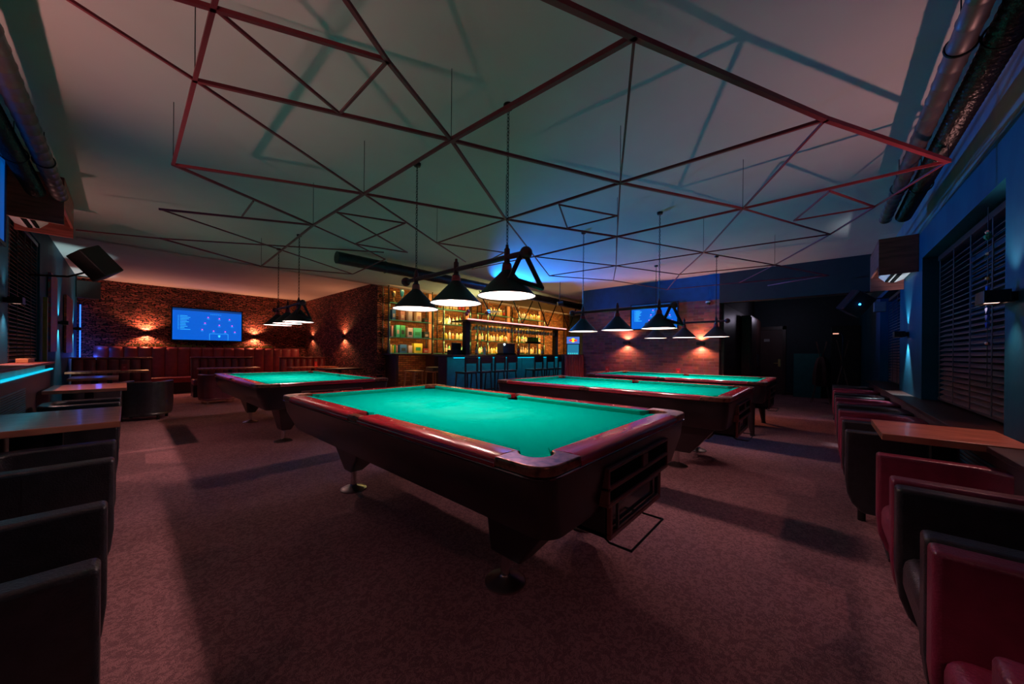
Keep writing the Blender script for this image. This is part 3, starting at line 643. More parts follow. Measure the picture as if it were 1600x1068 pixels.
# ------------------------------------------------------------------ pool lamps
def pool_lamp(label, x, ys, z, rack_end, rack_label=None):
    t = thing('pool_table_lamp', label, 'lamp', (x, (ys[0] + ys[2]) / 2, 0), 0, 'hanging pool lamps'); oy = (ys[0] + ys[2]) / 2
    bz = z + 0.27; y0, y1 = ys[0] - oy - 0.17, ys[2] - oy + 0.17
    b = MB(); b.tube((0, y0, bz), (0, y1, bz), 0.019, 14); b.build('bar', IRON, t, 0, 2, True)
    for yy in (y0, y1): MB().ball((0, yy, bz), 0.042, 12).build('bar_knob', IRON, t, 0, 2, 'all')
    for yy in ys:
        p = yy - oy
        sh = MB().lathe([(0.030, z + 0.215), (0.036, z + 0.175), (0.200, z + 0.004), (0.205, z), (0.200, z + 0.001)], (0, p, 0), 40).build('shade', SHADE, t, 0, 2, True)
        MB().lathe([(0.198, z + 0.004), (0.036, z + 0.163), (0, z + 0.165)], (0, p, 0), 32).build('reflector', WREF, sh, 0, 2, True)
        MB().lathe([(0, z + 0.07), (0.010, z + 0.072), (0.016, z + 0.085), (0.016, z + 0.10), (0.012, z + 0.12), (0.010, z + 0.14), (0.010, z + 0.163)], (0, p, 0), 20).build('bulb', OPAL, sh, 0, 2, 'all')
        cl = MB()
        for k in range(4): cl.torus((0, p, z + 0.182 + k * 0.011), 0.034 - k * 0.0015, 0.0045, None, 18, 6)
        cl.build('collar_ring', REDM, sh, 0, 2, 'all')
        MB().lathe([(0, z + 0.36), (0.010, z + 0.355), (0.012, z + 0.335), (0.020, z + 0.325), (0.020, z + 0.235), (0.030, z + 0.225), (0.030, z + 0.213), (0, z + 0.212)], (0, p, 0), 16).build('socket', IRON, sh, 0, 2, True)
    for yy in (ys[0] - oy, ys[2] - oy):
        ch = MB(); zz = z + 0.355; k = 0
        while zz < CZ - 0.02:
            q = Matrix.Rotation(PI / 2, 3, 'X') if k % 2 else (Matrix.Rotation(PI / 2, 3, 'Z') @ Matrix.Rotation(PI / 2, 3, 'X'))
            ch.torus((0, yy, zz), 0.0085, 0.0024, q, 8, 4, 1.7); zz += 0.024; k += 1
        ch.tube((0.006, yy, z + 0.35), (0.006, yy, CZ), 0.002, 5)
        ch.build('chain', STEEL, t)
        MB().lathe([(0, -0.03), (0.03, -0.025), (0.035, 0.0)], (0, yy, CZ), 14).build('ceiling_hook', STEEL, t)
    if rack_label:
        # triangular ball rack hung by its corner over the bar
        s = 0.30; pl = []
        cs = [(0, 0), (0.125, -0.25), (-0.085, -0.185)]
        m = MB(); c3 = [Vector((0, c[0], c[1])) for c in cs]
        for i in range(3):
            a, b_ = c3[i], c3[(i + 1) % 3]; m.tube(a, b_, 0.017, 8); m.ball(a, 0.0175, 6)
        o = m.build('ball_rack', mat('rack_wood', (0.05, 0.018, 0.02), 0.4), None, 0, 2, True)
        yy = ys[0] - 0.145 if rack_end == 0 else ys[2] + 0.11
        o.location = (x, yy, bz + 0.022); o.rotation_euler = (0, 0, -2.41)
        tag(o, rack_label, 'ball rack')
    return t
pool_lamp('three-shade black lamp over the frontmost pool table', *LAMPS[0][:3], 0, 'dark triangular ball rack hung on the lamp over the frontmost pool table')
pool_lamp('three-shade black lamp over the pool table on the television side', *LAMPS[1][:3], 0, 'dark triangular ball rack hung on the lamp nearest the television wall')
pool_lamp('three-shade black lamp in front of the television on the brick wall', *LAMPS[2][:3], 0, 'dark triangular ball rack hung on the lamp before the brick wall television')
pool_lamp('three-shade black lamp over the pool table nearest the brick wall', *LAMPS[3][:3], 0)
#@@SEATS
# ------------------------------------------------------------------ tub armchairs (face +Y, origin centre on floor)
def armchair(name, label, leather, W=0.60, D=0.53, H=0.65):
    t = thing(name, label, 'armchair')
    th = 0.085; r = 0.20; ri = r - th * 0.75
    outer = [(-W / 2, D / 2)] + arc(-W / 2 + r, -D / 2 + r, r, 180, 270, 8) + arc(W / 2 - r, -D / 2 + r, r, 270, 360, 8) + [(W / 2, D / 2)]
    inner = [(W / 2 - th, D / 2)] + arc(W / 2 - th - ri, -D / 2 + th + ri, ri, 0, -90, 8) + arc(-W / 2 + th + ri, -D / 2 + th + ri, ri, 270, 180, 8) + [(-W / 2 + th, D / 2)]
    m = MB(); pl = outer + inner; n = len(pl); rings = []
    for (z, tk) in ((0.07, 0.10), (0.085, 0.075), (0.13, 0.035), (0.20, 0.010), (0.30, 0.0), (H, 0.0)):
        rings.append([m.b.verts.new((p[0], p[1] - (tk if p[1] > D / 2 - 0.01 else 0), z)) for p in pl])
    for A, B in zip(rings, rings[1:]):
        for k in range(n): m.b.faces.new((A[k], A[(k + 1) % n], B[(k + 1) % n], B[k]))
    m.b.faces.new(list(reversed(rings[0]))); m.b.faces.new(rings[-1])
    m.build('shell', leather, t, 0.026, 4, True)
    MB().box(-W / 2 + th + 0.002, W / 2 - th - 0.002, -D / 2 + th, D / 2 - 0.055, 0.10, 0.25).build('seat_base', leather, t, 0.02, 2, True)
    c = MB().box(-W / 2 + th + 0.002, W / 2 - th - 0.002, -D / 2 + th + 0.01, D / 2 - 0.012, 0.24, 0.40).build('seat_cushion', leather, t, 0.05, 4, True)
    for x in (-W / 2 - 0.0005, W / 2 - 0.0015): MB().box(x, x + 0.002, -0.003, 0.0, 0.12, H - 0.03).build('seam', SEAM, t)
    MB().box(-0.0015, 0.0015, -D / 2 - 0.001, -D / 2 + 0.002, 0.12, H - 0.03).build('seam', SEAM, t)
    for sx in (-1, 1):
        for sy in (-1, 1):
            MB().lathe([(0.022, 0.0), (0.022, 0.08)], (sx * (W / 2 - 0.07), sy * (D / 2 - 0.09), 0), 12).build('foot', STEEL if leather is LBLACK else CHROME, t)
    return t
ord_ = ['first', 'second', 'third', 'fourth', 'fifth', 'sixth', 'seventh', 'eighth', 'ninth', 'tenth', 'eleventh']
protoB = armchair('tub_armchair', 'black leather tub armchair nearest the camera along the cyan-lit ledge', LBLACK)
protoR = armchair('tub_armchair', 'burgundy tub armchair cut by the frame edge, nearest along the ornament window wall', LRED)
# left row, facing +X: rotation -90deg
protoB.location = (-0.305, 1.63, 0); protoB.rotation_euler = (0, 0, -PI / 2)
LG = 'black tub armchairs along the cyan-lit ledge'; protoB['group'] = LG
for y, lb in ((2.90, 'black tub armchair touching the near side of the first wooden table by the ledge'),
              (4.52, 'black tub armchair just past the first wooden table by the ledge'),
              (5.67, 'black tub armchair just before the second wooden table by the ledge'),
              (7.62, 'black tub armchair between the second and third wooden tables by the ledge')):
    dup(protoB, (-0.30, y, 0), -PI / 2, lb, LG)
# right row, facing +Y
protoR.location = (1.285, -0.50, 0); protoR.rotation_euler = (0, 0, 0)
RG = 'tub armchairs along the ornament window wall'; protoR['group'] = RG
for x, src, lb in ((1.90, protoB, 'black tub armchair between two burgundy ones, nearest black one by the ornament window wall'),
                   (2.56, protoR, 'burgundy tub armchair touching the near side of the wooden table by the ornament window'),
                   (3.80, protoB, 'black tub armchair just past the wooden table by the ornament window')):
    dup(src, (x, -0.50 if x < 3 else -0.40, 0), 0.0, lb, RG)
xs = [4.52, 5.14, 5.90, 6.74, 7.72, 8.60]
for i, x in enumerate(xs):
    src = (protoR, protoB, protoR, protoB, protoR, protoB)[i]
    dup(src, (x, -0.395 - 0.004 * i, 0), 0.0, '%s tub armchair, %s past the black one beyond the wooden table' % ('burgundy' if src is protoR else 'black', ord_[i]), RG)
# loose armchairs near the booths
dup(protoB, (0.22, 8.72, 0), -0.35, 'large black tub armchair pulled into the aisle by the ledge tables', 'loose armchairs')
dup(protoR, (1.42, 10.35, 0), 0.15, 'burgundy tub armchair with chrome feet beyond the television-side pool table', 'loose armchairs', swap={LRED: LBOOTH})
# ------------------------------------------------------------------ small tables
def small_table(name, label, x0, x1, y0, y1, m, h=0.75, group='wooden cafe tables'):
    cx, cy = (x0 + x1) / 2, (y0 + y1) / 2; a, b = (x1 - x0) / 2, (y1 - y0) / 2
    t = thing(name, label, 'table', (cx, cy, 0), 0, group)
    MB().box(-a, a, -b, b, h - 0.038, h).build('table_top', m, t, 0.004)
    MB().box(-0.035, 0.035, -0.035, 0.035, 0.02, h - 0.038).build('pedestal', BLACK, t)
    MB().box(-min(a, 0.22), min(a, 0.22), -min(b, 0.22), min(b, 0.22), 0, 0.02).build('base', BLACK, t, 0.004)
    return t
small_table('cafe_table', 'wooden table standing first along the cyan-lit ledge', -0.585, -0.02, 3.23, 4.07, TABLEW)
small_table('cafe_table', 'wooden table standing second along the cyan-lit ledge', -0.585, 0.01, 6.05, 6.95, TABLEW)
small_table('cafe_table', 'wooden table standing third along the cyan-lit ledge', -0.585, -0.08, 8.35, 9.05, TABLEW)
small_table('cafe_table', 'wooden table beside the ornament window between two armchairs', 2.88, 3.46, -0.775, -0.26, TABLEWX, 0.752)
small_table('cafe_table', 'long wooden table before the booth beside the teal wall', -0.78, 0.34, 10.75, 11.35, TABLEWX)
small_table('cafe_table', 'wooden table before the middle booth under the television', 1.20, 2.42, 11.2, 11.8, TABLEWX)
small_table('cafe_table', 'wooden table before the booth in the stone wall corner', 3.0, 4.22, 10.7, 11.25, TABLEWX)
small_table('cafe_table', 'wooden table against the stone side wall', 3.35, 4.28, 9.3, 9.9, DWOOD)
small_table('cafe_table', 'wooden table against the brick wall beside the high-backed booth', 7.45, 8.28, 3.55, 4.15, TABLEWX)
small_table('cafe_table', 'narrow wooden table against the brick wall behind the tapered-leg pool table', 7.78, 8.28, 1.95, 2.65, TABLEWX)
def menu(x, y, z, rz, label):
    t = thing('menu_holder', label, 'menu holder', (x, y, z), rz, 'red table menus')
    MB().box(-0.05, 0.05, -0.03, 0.03, 0, 0.012).build('base', REDM, t, 0.003)
    MB().box(-0.045, 0.045, -0.006, 0.006, 0.012, 0.14).build('card', mat('red_card', (0.35, 0.02, 0.03), 0.4), t)
    MB().box(-0.02, 0.015, -0.0075, 0.0075, 0.05, 0.09).build('card_print', mat('card_print', (0.6, 0.12, 0.12), 0.5), t)
menu(-0.02, 11.0, 0.751, 0.4, 'red menu holder on the long table before the teal-wall booth')
menu(3.7, 11.0, 0.751, 0.3, 'red menu holder on the table in the stone wall corner')
menu(7.75, 3.85, 0.751, -0.9, 'red menu holder on the table beside the high-backed booth')
menu(7.95, 2.3, 0.751, -0.9, 'red menu holder on the narrow table behind the tapered-leg pool table')
# ------------------------------------------------------------------ booths
def booth(name, label, axis, a0, a1, back, sgn, h, seat_d=0.5, rail=False, chan=0.26, z0=0.0):
    """bench running along axis; back plane at 'back', seat extends towards sgn"""
    t = thing(name, label, 'booth bench', (0, 0, 0), 0, 'channelled leather booths')
    def bx(m, p0, p1, q0, q1, za, zb):
        q0, q1 = min(q0, q1), max(q0, q1)
        if axis == 'x': m.box(p0, p1, q0, q1, za, zb)
        else: m.box(q0, q1, p0, p1, za, zb)
    core = MB(); bx(core, a0, a1, back, back + sgn * 0.07, 0, h - 0.01); core.build('back_core', SEAM, t)
    n = max(2, round((a1 - a0) / chan)); w_ = (a1 - a0) / n
    ch = MB()
    for side in ((1,) if not rail else (1, -1)):
        for i in range(n):
            c0 = a0 + i * w_; N_ = 6; rings = []
            for z, bulge in ((0.38 if side > 0 else 0.1, 0.05), (h - 0.06, 0.06), (h - 0.015, 0.045), (h + 0.005, 0.01)):
                rg = []
                for k in range(N_ + 1):
                    u = k / N_; off = bulge * (0.35 + 0.65 * math.sin(PI * u) ** 0.5)
                    p = c0 + 0.004 + (w_ - 0.008) * u
                    q = (back + sgn * (0.07 + off)) if side > 0 else (back - sgn * off * 0.7)
                    rg.append(ch.b.verts.new((p, q, z) if axis == 'x' else (q, p, z)))
                rings.append(rg)
            for A, B in zip(rings, rings[1:]):
                for k in range(N_): ch.b.faces.new((A[k], A[k + 1], B[k + 1], B[k]))
    ch.build('channelled_back', LBOOTH, t, 0, 2, 'all')
    st = MB(); bx(st, a0, a1, back + sgn * 0.07, back + sgn * (0.07 + seat_d), 0.30, 0.45); st.build('seat', LBOOTH, t, 0.03, 3, True)
    ba = MB(); bx(ba, a0, a1, back + sgn * 0.07, back + sgn * (0.03 + seat_d), 0.0, 0.30); ba.build('base', CABINET, t)
    if rail:
        rl = MB(); bx(rl, a0 - 0.02, a1 + 0.02, back - sgn * 0.05, back + sgn * 0.12, h + 0.006, h + 0.034); rl.build('top_rail', WALNUT, t, 0.005)
    else:
        rl = MB(); bx(rl, a0, a1, back, back + sgn * 0.09, h - 0.004, h + 0.012); rl.build('top_rail', LBOOTH, t, 0.005)
    return t
booth('booth_bench', 'tall channelled burgundy booth running below the television', 'x', -0.55, 4.05, 13.72, -1, 1.27)
booth('booth_bench', 'lower burgundy booth with a wooden top rail beside the teal wall', 'x', -0.79, 0.42, 12.2, -1, 0.98, 0.45, True, 0.165)
booth('booth_bench', 'lower burgundy booth with a blue-lit wooden rail in the middle', 'x', 1.14, 2.44, 12.3, -1, 0.98, 0.45, True, 0.165)
booth('booth_bench', 'lower burgundy booth with a wooden rail near the stone corner', 'x', 3.02, 4.25, 11.9, -1, 0.98, 0.45, True, 0.165)
booth('booth_bench', 'high-backed burgundy booth standing between the bar and the brick wall', 'x', 7.35, 8.28, 4.9, -1, 1.16, 0.5, False, 0.13)
pl_ = MB(); rp = random.Random(3)
for (a, b) in ((0.05, 1.6), (2.0, 3.3)):
    for k in range(int((b - a) / 0.02)):
        x = a + k * 0.02; h_ = rp.uniform(0.04, 0.09)
        if rp.random() < 0.15: continue
        for q in range(3): pl_.box(x + rp.uniform(0, .018), x + rp.uniform(.018, .022), 13.70 + q * 0.02, 13.706 + q * 0.02, 1.28, 1.28 + h_)
o = pl_.build('grass_strip', mat('faux_grass', (0.12, 0.20, 0.04), 0.8)); tag(o, 'strip of artificial grass along the top of the television booth', 'plants', None, 'stuff')
#@@WALLS
# ------------------------------------------------------------------ wall lamps
def sconce(x, y, z, o_, label, w_=0.15):
    rz = math.atan2(o_[1], o_[0]) - PI / 2      # local +Y outward
    t = thing('wall_lamp', label, 'wall lamp', (x, y, z), rz, 'up and down wall lamps')
    m = MB(); wd = w_ / 2
    for za, zb in ((-0.035, 0.035),):
        m.box(-wd, wd, 0.03, 0.036, za, zb); m.box(-wd, wd, 0.114, 0.12, za, zb); m.box(-wd, -wd + 0.006, 0.036, 0.114, za, zb); m.box(wd - 0.006, wd, 0.036, 0.114, za, zb)
    m.box(-0.03, 0.03, 0, 0.03, -0.025, 0.025)
    m.box(-wd, wd, 0.036, 0.114, -0.004, 0.004)
    m.build('housing', BLACK, t, 0.002)
    MB().box(-0.03, 0.03, 0.05, 0.10, -0.028, -0.022).box(-0.03, 0.03, 0.05, 0.10, 0.022, 0.028).build('lens', glow('sconce_lens', (1.0, 0.55, 0.45), 2.5), t)
SL = ['black box wall lamp beside the tall blind', 'black box wall lamp beside the first ledge table', 'black box wall lamp above the nearest ledge armchair',
      'black wall lamp glowing teal between the two paintings', 'black wall lamp glowing teal beside the far painting',
      'black box fill lamp added in the room corner above the cut-off burgundy armchair', 'black box wall lamp on the teal pier before the ornament window', 'black box wall lamp on the rough teal pier past the ornament window',
      'wall lamp glowing orange on the stone wall, teal-wall side of the television', 'wall lamp glowing orange on the stone wall, bar side of the television',
      'wall lamp glowing orange on the side wall, nearer the corner booth', 'wall lamp glowing orange on the side wall, nearer the bar shelves',
      'wall lamp glowing orange on the brick wall beside the high-backed booth', 'wall lamp glowing orange on the brick wall, hallway end']
for (x, y, z, o_, c, a_, b_), lb in zip(SCONCES, SL): sconce(x, y, z, o_, lb)
# ------------------------------------------------------------------ televisions
def television(name, label, origin, ux, width, height, marks, tilt=0.0):
    """origin = centre; ux = unit vector along the picture's left-to-right (seen from the room)"""
    ux = Vector(ux); n = ux.cross(Vector((0, 0, 1)))   # towards the room
    M = Matrix(((ux.x, 0, n.x, origin[0]), (ux.y, 0, n.y, origin[1]), (0, 1, 0, origin[2]), (0, 0, 0, 1)))
    t = thing(name, label, 'television'); t.matrix_world = M @ Matrix.Rotation(tilt, 4, 'X')
    a, b = width / 2, height / 2
    MB().box(-a, a, -b, b, -0.03, 0.0).build('casing', BLACK, t, 0.004)
    f = MB(); e = 0.028
    f.box(-a, a, b - e, b, 0, 0.012); f.box(-a, a, -b, -b + e, 0, 0.012); f.box(-a, -a + e, -b + e, b - e, 0, 0.012); f.box(a - e, a, -b + e, b - e, 0, 0.012)
    f.build('bezel', mat('tv_bezel', (0.01, 0.015, 0.03), 0.25), t)
    s = MB().box(-a + e, a - e, -b + e, b - e, 0, 0.004).build('screen', glow('screen_blue', (0.0, 0.085, 0.50), 0.85) if marks else glow('screen_dim_blue', (0.0, 0.10, 0.50), 0.4), t)
    MB().box(-0.2, 0.2, -0.15, 0.15, -0.07, -0.03).build('wall_bracket', STEEL, t)
    sx, sy = (a - e) * 2, (b - e) * 2
    def P(u, v): return (-a + e + u * sx, b - e - v * sy)
    top = MB(); x, y = P(0, 0); top.box(x, x + sx, y - 0.07 * sy, y, 0.004, 0.0055); top.build('screen_header', glow('screen_dark', (0.0, 0.03, 0.16), 0.8), s)
    if marks:
        for (u, v) in ((.49, .25), (.655, .27), (.81, .28), (.445, .44), (.655, .49), (.85, .49), (.405, .655), (.57, .69), (.745, .70), (.895, .70)):
            x, y = P(u, v)
            pm = MB().lathe([(0, 0.006), (0.024 * sx / 1.5, 0.006), (0.024 * sx / 1.5, 0.004)], (x, y, 0), 16).build('player_marker', glow('marker_purple', (0.25, 0.02, 0.55), 0.8), s)
            MB().box(x - 0.010, x + 0.010, y - 0.010, y + 0.010, 0.006, 0.0075).build('marker_number', glow('marker_pink', (0.8, 0.25, 0.85), 1.0), pm)
            MB().box(x - 0.03, x + 0.03, y - 0.045, y - 0.037, 0.004, 0.006).build('player_name', glow('screen_cyan', (0.04, 0.45, 0.9), 1.0), pm)
        ls = MB()
        for k, wd in enumerate((.10, .14, .12, .09, .12, .075, .08, .10, .06, .14)):
            x, y = P(0.10, 0.23 + k * 0.048); ls.box(x, x + wd * sx, y - 0.010, y, 0.004, 0.006); x2, _ = P(0.07, 0); ls.box(x2, x2 + 0.02, y - 0.010, y, 0.004, 0.006)
        ls.build('lineup_text', glow('screen_cyan', (0.04, 0.45, 0.9), 1.0), s)
        pg = MB(); x, y = P(.655, .86); pg.prism([(x - .03, y + .03), (x + .03, y + .03), (x + .018, y - .035), (x - .018, y - .035)], 0.004, 0.007)
        x0, y0 = P(.51, 1.0); x1, y1 = P(.79, .78)
        pg.box(x0, x0 + .006, y0, y1, .004, .006); pg.box(x1 - .006, x1, y0, y1, .004, .006); pg.box(x0, x1, y1 - .006, y1, .004, .006)
        x, y = P(.52, .14)
        for k in range(6): pg.box(x + k * 0.045, x + k * 0.045 + 0.03, y - 0.008, y, .004, .006)
        pg.build('goalkeeper_mark', glow('screen_cyan', (0.04, 0.45, 0.9), 1.0), s)
    return t
television('television', 'wide television showing a blue football lineup on the stone wall', (1.655, 13.70, 1.95), (1, 0, 0), 1.62, 0.96, True)
television('television', 'television showing a blue football lineup on the brick wall', (8.22, 2.93, 2.08), (0, -1, 0), 1.10, 0.62, True)
television('television', 'television with a bright blue screen on the ledge wall beside the boxed unit', (-0.66, 4.16, 2.37), (0, 1, 0), 1.5, 0.72, False)
# ------------------------------------------------------------------ boxed air conditioners
def ac_unit(label, wlabel, x, y, z, rz, L_=0.92, dark=WALNUT, dp=0.40):
    t = thing('air_conditioner_box', wlabel, 'wooden cover', (x, y, z), rz)
    m = MB()
    m.box(-L_ / 2, -L_ / 2 + 0.02, 0, dp, -0.01, 0.40); m.build('side_board', dark, t, 0.002)
    MB().box(L_ / 2 - 0.02, L_ / 2, 0, dp, -0.07, 0.40).build('side_board', dark, t, 0.002)
    MB().box(-L_ / 2 + 0.02, L_ / 2 - 0.02, 0, dp, 0.38, 0.40).build('top_board', dark, t, 0.002)
    MB().box(-L_ / 2 + 0.02, L_ / 2 - 0.02, dp - 0.02, dp, 0.10, 0.38).build('front_board', dark, t, 0.002)
    u = thing('air_conditioner', label, 'air conditioner', (x, y, z), rz)
    pr = [(0.005, 0.32), (0.20, 0.32), (0.23, 0.26), (0.23, 0.10), (0.17, 0.03), (0.08, 0.02), (0.005, 0.05)]
    MB().prism(pr, -L_ / 2 + 0.06, L_ / 2 - 0.06, Matrix(((0, 0, 1, 0), (1, 0, 0, 0), (0, 1, 0, 0), (0, 0, 0, 1)))).build('body', WHITEP, u, 0.008, 3)
    MB().box(-L_ / 2 + 0.12, L_ / 2 - 0.12, 0.10, 0.13, 0.008, 0.028).box(-L_ / 2 + 0.12, L_ / 2 - 0.12, 0.15, 0.175, 0.02, 0.04).build('vent_slot', HOLE, u)
ac_unit('white air conditioner inside the wooden box above the tall blind', 'open-bottomed wooden box over the air conditioner above the tall blind', XL + 0.001, 6.10, 2.50, -PI / 2)
ac_unit('white air conditioner inside the wooden box past the ornament window', 'open-bottomed wooden box over the air conditioner past the ornament window', 6.17, YR + 0.001, 2.12, 0, dp=0.30)
# ------------------------------------------------------------------ speakers
def speaker(label, loc, rot, w_=0.24, d_=0.22, h_=0.36, arm=None, led=False):
    t = thing('loudspeaker', label, 'speaker', loc); t.rotation_euler = rot
    a, b = w_ / 2, h_ / 2
    MB().prism([(-a, -d_ / 2), (a, -d_ / 2), (a * 0.7, d_ / 2), (-a * 0.7, d_ / 2)], -b, b).build('cabinet', BLACK, t, 0.012, 2)
    g_ = MB().box(-a + 0.012, a - 0.012, -d_ / 2 - 0.008, -d_ / 2, -b + 0.012, b - 0.012).build('grille', mat('speaker_grille', (0.02, 0.02, 0.022), 0.7), t)
    if led: MB().ball((0, -d_ / 2 - 0.01, 0), 0.014, 8).build('light', glow('blue_dot', (0.02, 0.25, 1.0), 8.0), t)
    if arm: 
        mi = t.rotation_euler.to_matrix().to_4x4(); mi.translation = Vector(loc); mi = mi.inverted()
        pts = [mi @ Vector(p) for p in arm]
        MB().path(pts, 0.012, 8).build('wall_arm', STEEL, t)
    return t
speaker('black loudspeaker tilted on a wall arm beside the boxed unit above the blind', (-0.27, 6.86, 2.27), (-0.5, 0.45, 2.3), 0.27, 0.24, 0.36, [(-0.81, 7.4, 2.12), (-0.5, 7.2, 2.12), (-0.32, 6.95, 2.18)])
speaker('small black loudspeaker high in the corner of teal and stone walls', (-0.64, 13.55, 2.66), (0, 0, 0.2), 0.40, 0.22, 0.42)
speaker('black stage lamp with a blue light high by the hallway opening', (7.6, -0.38, 2.02), (0.35, 0.5, -0.9), 0.30, 0.22, 0.34, [(7.75, -0.77, 2.22), (7.68, -0.5, 2.18)], led=True)
t = thing('junction_box', 'small grey box under the blue stage lamp by the hallway', 'box', (8.25, -0.70, 2.0))
MB().box(-0.06, 0.06, -0.079, 0.06, -0.08, 0.08).build('case', mat('grey_case', (0.12, 0.12, 0.14), 0.5), t, 0.006)
MB().path([(0, -0.1, 0.14), (0, 0.06, 0.14), (0, 0.06, 0.08)], 0.01).build('bracket', STEEL, t)
t = thing('security_camera', 'small white dome camera on the brick wall by the hallway', 'camera', (8.28, 1.80, 2.30))
MB().lathe([(0.055, 0), (0.055, 0.03), (0, 0.03)], (0, 0, 0.0), 20).build('base', WHITEP, t)
MB().ball((0, 0, -0.005), 0.042, 8).build('dome', mat('dome_dark', (0.02, 0.02, 0.02), 0.1), t, 0, 2, 'all')
# paintings
def painting(label, y0, y1, z0, z1, ca, cb, cc, rest=0.012):
    t = thing('painting', label, 'painting', (XL + rest, (y0 + y1) / 2, (z0 + z1) / 2)); a, b = (y1 - y0) / 2, (z1 - z0) / 2
    m, nt, bs = _new('canvas_paint'); N, L = nt.nodes, nt.links
    tc = N.new('ShaderNodeTexCoord'); nz = N.new('ShaderNodeTexNoise'); nz.inputs['Scale'].default_value = 5; nz.inputs['Distortion'].default_value = 2.5; nz.inputs['Detail'].default_value = 4
    L.new(tc.outputs['Object'], nz.inputs['Vector']); cr = N.new('ShaderNodeValToRGB'); e = cr.color_ramp.elements
    e[0].position = 0.35; e[0].color = (*ca, 1); e[1].position = 0.65; e[1].color = (*cc, 1); n_ = e.new(0.5); n_.color = (*cb, 1)
    L.new(nz.outputs['Fac'], cr.inputs['Fac']); L.new(cr.outputs[0], bs.inputs['Base Color'])
    MB().box(0, 0.03, -a, a, -b, b).build('canvas', m, t)
painting('tall abstract painting in blue and red swirls on the teal wall', 8.9, 10.0 - 0.35, 1.15, 2.38, (0.03, 0.08, 0.30), (0.35, 0.04, 0.05), (0.05, 0.22, 0.25))
painting('narrow orange and brown painting between the two teal wall lamps', 11.0, 12.2, 1.12, 2.26, (0.30, 0.06, 0.03), (0.12, 0.03, 0.03), (0.50, 0.16, 0.02))
simple(MB().box(-0.80, -0.76, 8.34, 8.40, 1.0, 1.94), 'wooden_post', 'slim yellow-green wooden post beside the tall blind', 'post', mat('yellow_wood', (0.20, 0.20, 0.05), 0.5), 0.003)
simple(MB().tube((-0.76, 13.7, 0.3), (-0.76, 13.7, 2.3), 0.012, 8), 'light_tube', 'thin blue light tube standing in the teal wall corner', 'light', BLUEL)
light('tube_light', 'POINT', (-0.55, 13.55, 1.0), 2.2, (0.02, 0.12, 1.0), size=0.05)
light('tube_light', 'POINT', (-0.45, 13.55, 1.25), 1.0, (0.02, 0.12, 1.0), size=0.05)
#@@BAR
# ------------------------------------------------------------------ bar
b = thing('bar_counter', 'long dark bar counter with cyan strip lights under its top', 'bar counter', (0, 0, 0))
MB().box(4.9, 9.9, 6.22, 6.95, 1.09, 1.135).build('counter_top', DWOOD, b, 0.006)
pn = MB()
for k in range(9): pn.box(5.0 + k * 0.54, 5.0 + k * 0.54 + 0.525, 6.50, 6.53, 0.05, 1.09)
pn.build('front_panel', mat('bar_panel', (0.05, 0.16, 0.18), 0.45), b, 0.003)
MB().box(5.0, 9.86, 6.53, 6.85, 0, 1.09).build('body', DWOOD, b)
MB().box(4.98, 9.82, 6.235, 6.25, 1.058, 1.082).build('light_strip', CYAN, b)
MB().box(9.80, 9.82, 6.235, 6.25, 0.55, 1.06).build('light_strip', CYAN, b)
MB().tube((5.0, 6.33, 0.2), (9.8, 6.33, 0.2), 0.022, 10).build('foot_rail', BRASS, b)
for k in range(8):
    light('bar_led', 'AREA', (5.3 + k * 0.6, 6.26, 1.05), 0.45, (0.03, 0.62, 0.85), aim=(5.3 + k * 0.6, 6.42, 0.3), size=0.55, size_y=0.02, shape='RECTANGLE')
# bar stools
def stool(label, x, y, group, rz=0.0):
    t = thing('bar_stool', label, 'bar stool', (x, y, 0), rz, group)
    MB().box(-0.19, 0.19, -0.18, 0.18, 0.72, 0.77).build('seat', DWOOD, t, 0.02, 2)
    bk = MB().box(-0.19, -0.155, -0.19, -0.155, 0.77, 1.10).box(0.155, 0.19, -0.19, -0.155, 0.77, 1.10).box(-0.155, 0.155, -0.185, -0.16, 0.95, 1.10)
    bk.build('backrest', DWOOD, t, 0.006)
    for sx in (-1, 1):
        for sy in (-1, 1): MB().tube((sx * 0.16, sy * 0.15, 0.73), (sx * 0.19, sy * 0.19, 0), 0.018, 8).build('leg', DWOOD, t)
    MB().box(-0.18, 0.18, -0.18, -0.155, 0.28, 0.31).box(-0.18, 0.18, 0.155, 0.18, 0.28, 0.31).build('stretcher', DWOOD, t)
    return t
sg = 'dark bar stools along the bar'
s0 = stool('dark bar stool, first of the row starting at the counter end by the shelves', 5.14, 5.98, sg)
names = ['second', 'third', 'fourth']
for i, x in enumerate((5.60, 6.06, 6.50)): dup(s0, (x, 5.98, 0), 0, 'dark bar stool, %s of the row starting at the counter end by the shelves' % names[i], sg)
names = ['first', 'second', 'third', 'fourth']
for i, x in enumerate((7.50, 8.05, 8.60, 9.06)): dup(s0, (x, 5.90, 0), 0, 'dark bar stool, %s of the row ending at the fridge end of the bar' % names[i], sg)
def wood_stool(label, x, y, m=PINE, h=0.74):
    t = thing('wooden_stool', label, 'stool', (x, y, 0), 0.3)
    MB().box(-0.17, 0.17, -0.17, 0.17, h - 0.035, h).build('seat', m, t, 0.006)
    for sx in (-1, 1):
        for sy in (-1, 1): MB().tube((sx * 0.14, sy * 0.14, h - 0.03), (sx * 0.17, sy * 0.17, 0), 0.02, 8).build('leg', m, t)
    MB().box(-0.15, 0.15, -0.15, -0.13, 0.25, 0.28).box(-0.15, 0.15, 0.13, 0.15, 0.25, 0.28).build('stretcher', m, t)
wood_stool('pale wooden stool under the shelf with the yellow box', 4.78, 7.55)
wood_stool('pale wooden stool with a dark cloth cover beside the other pale stool', 5.25, 7.35, PINE, 0.72)
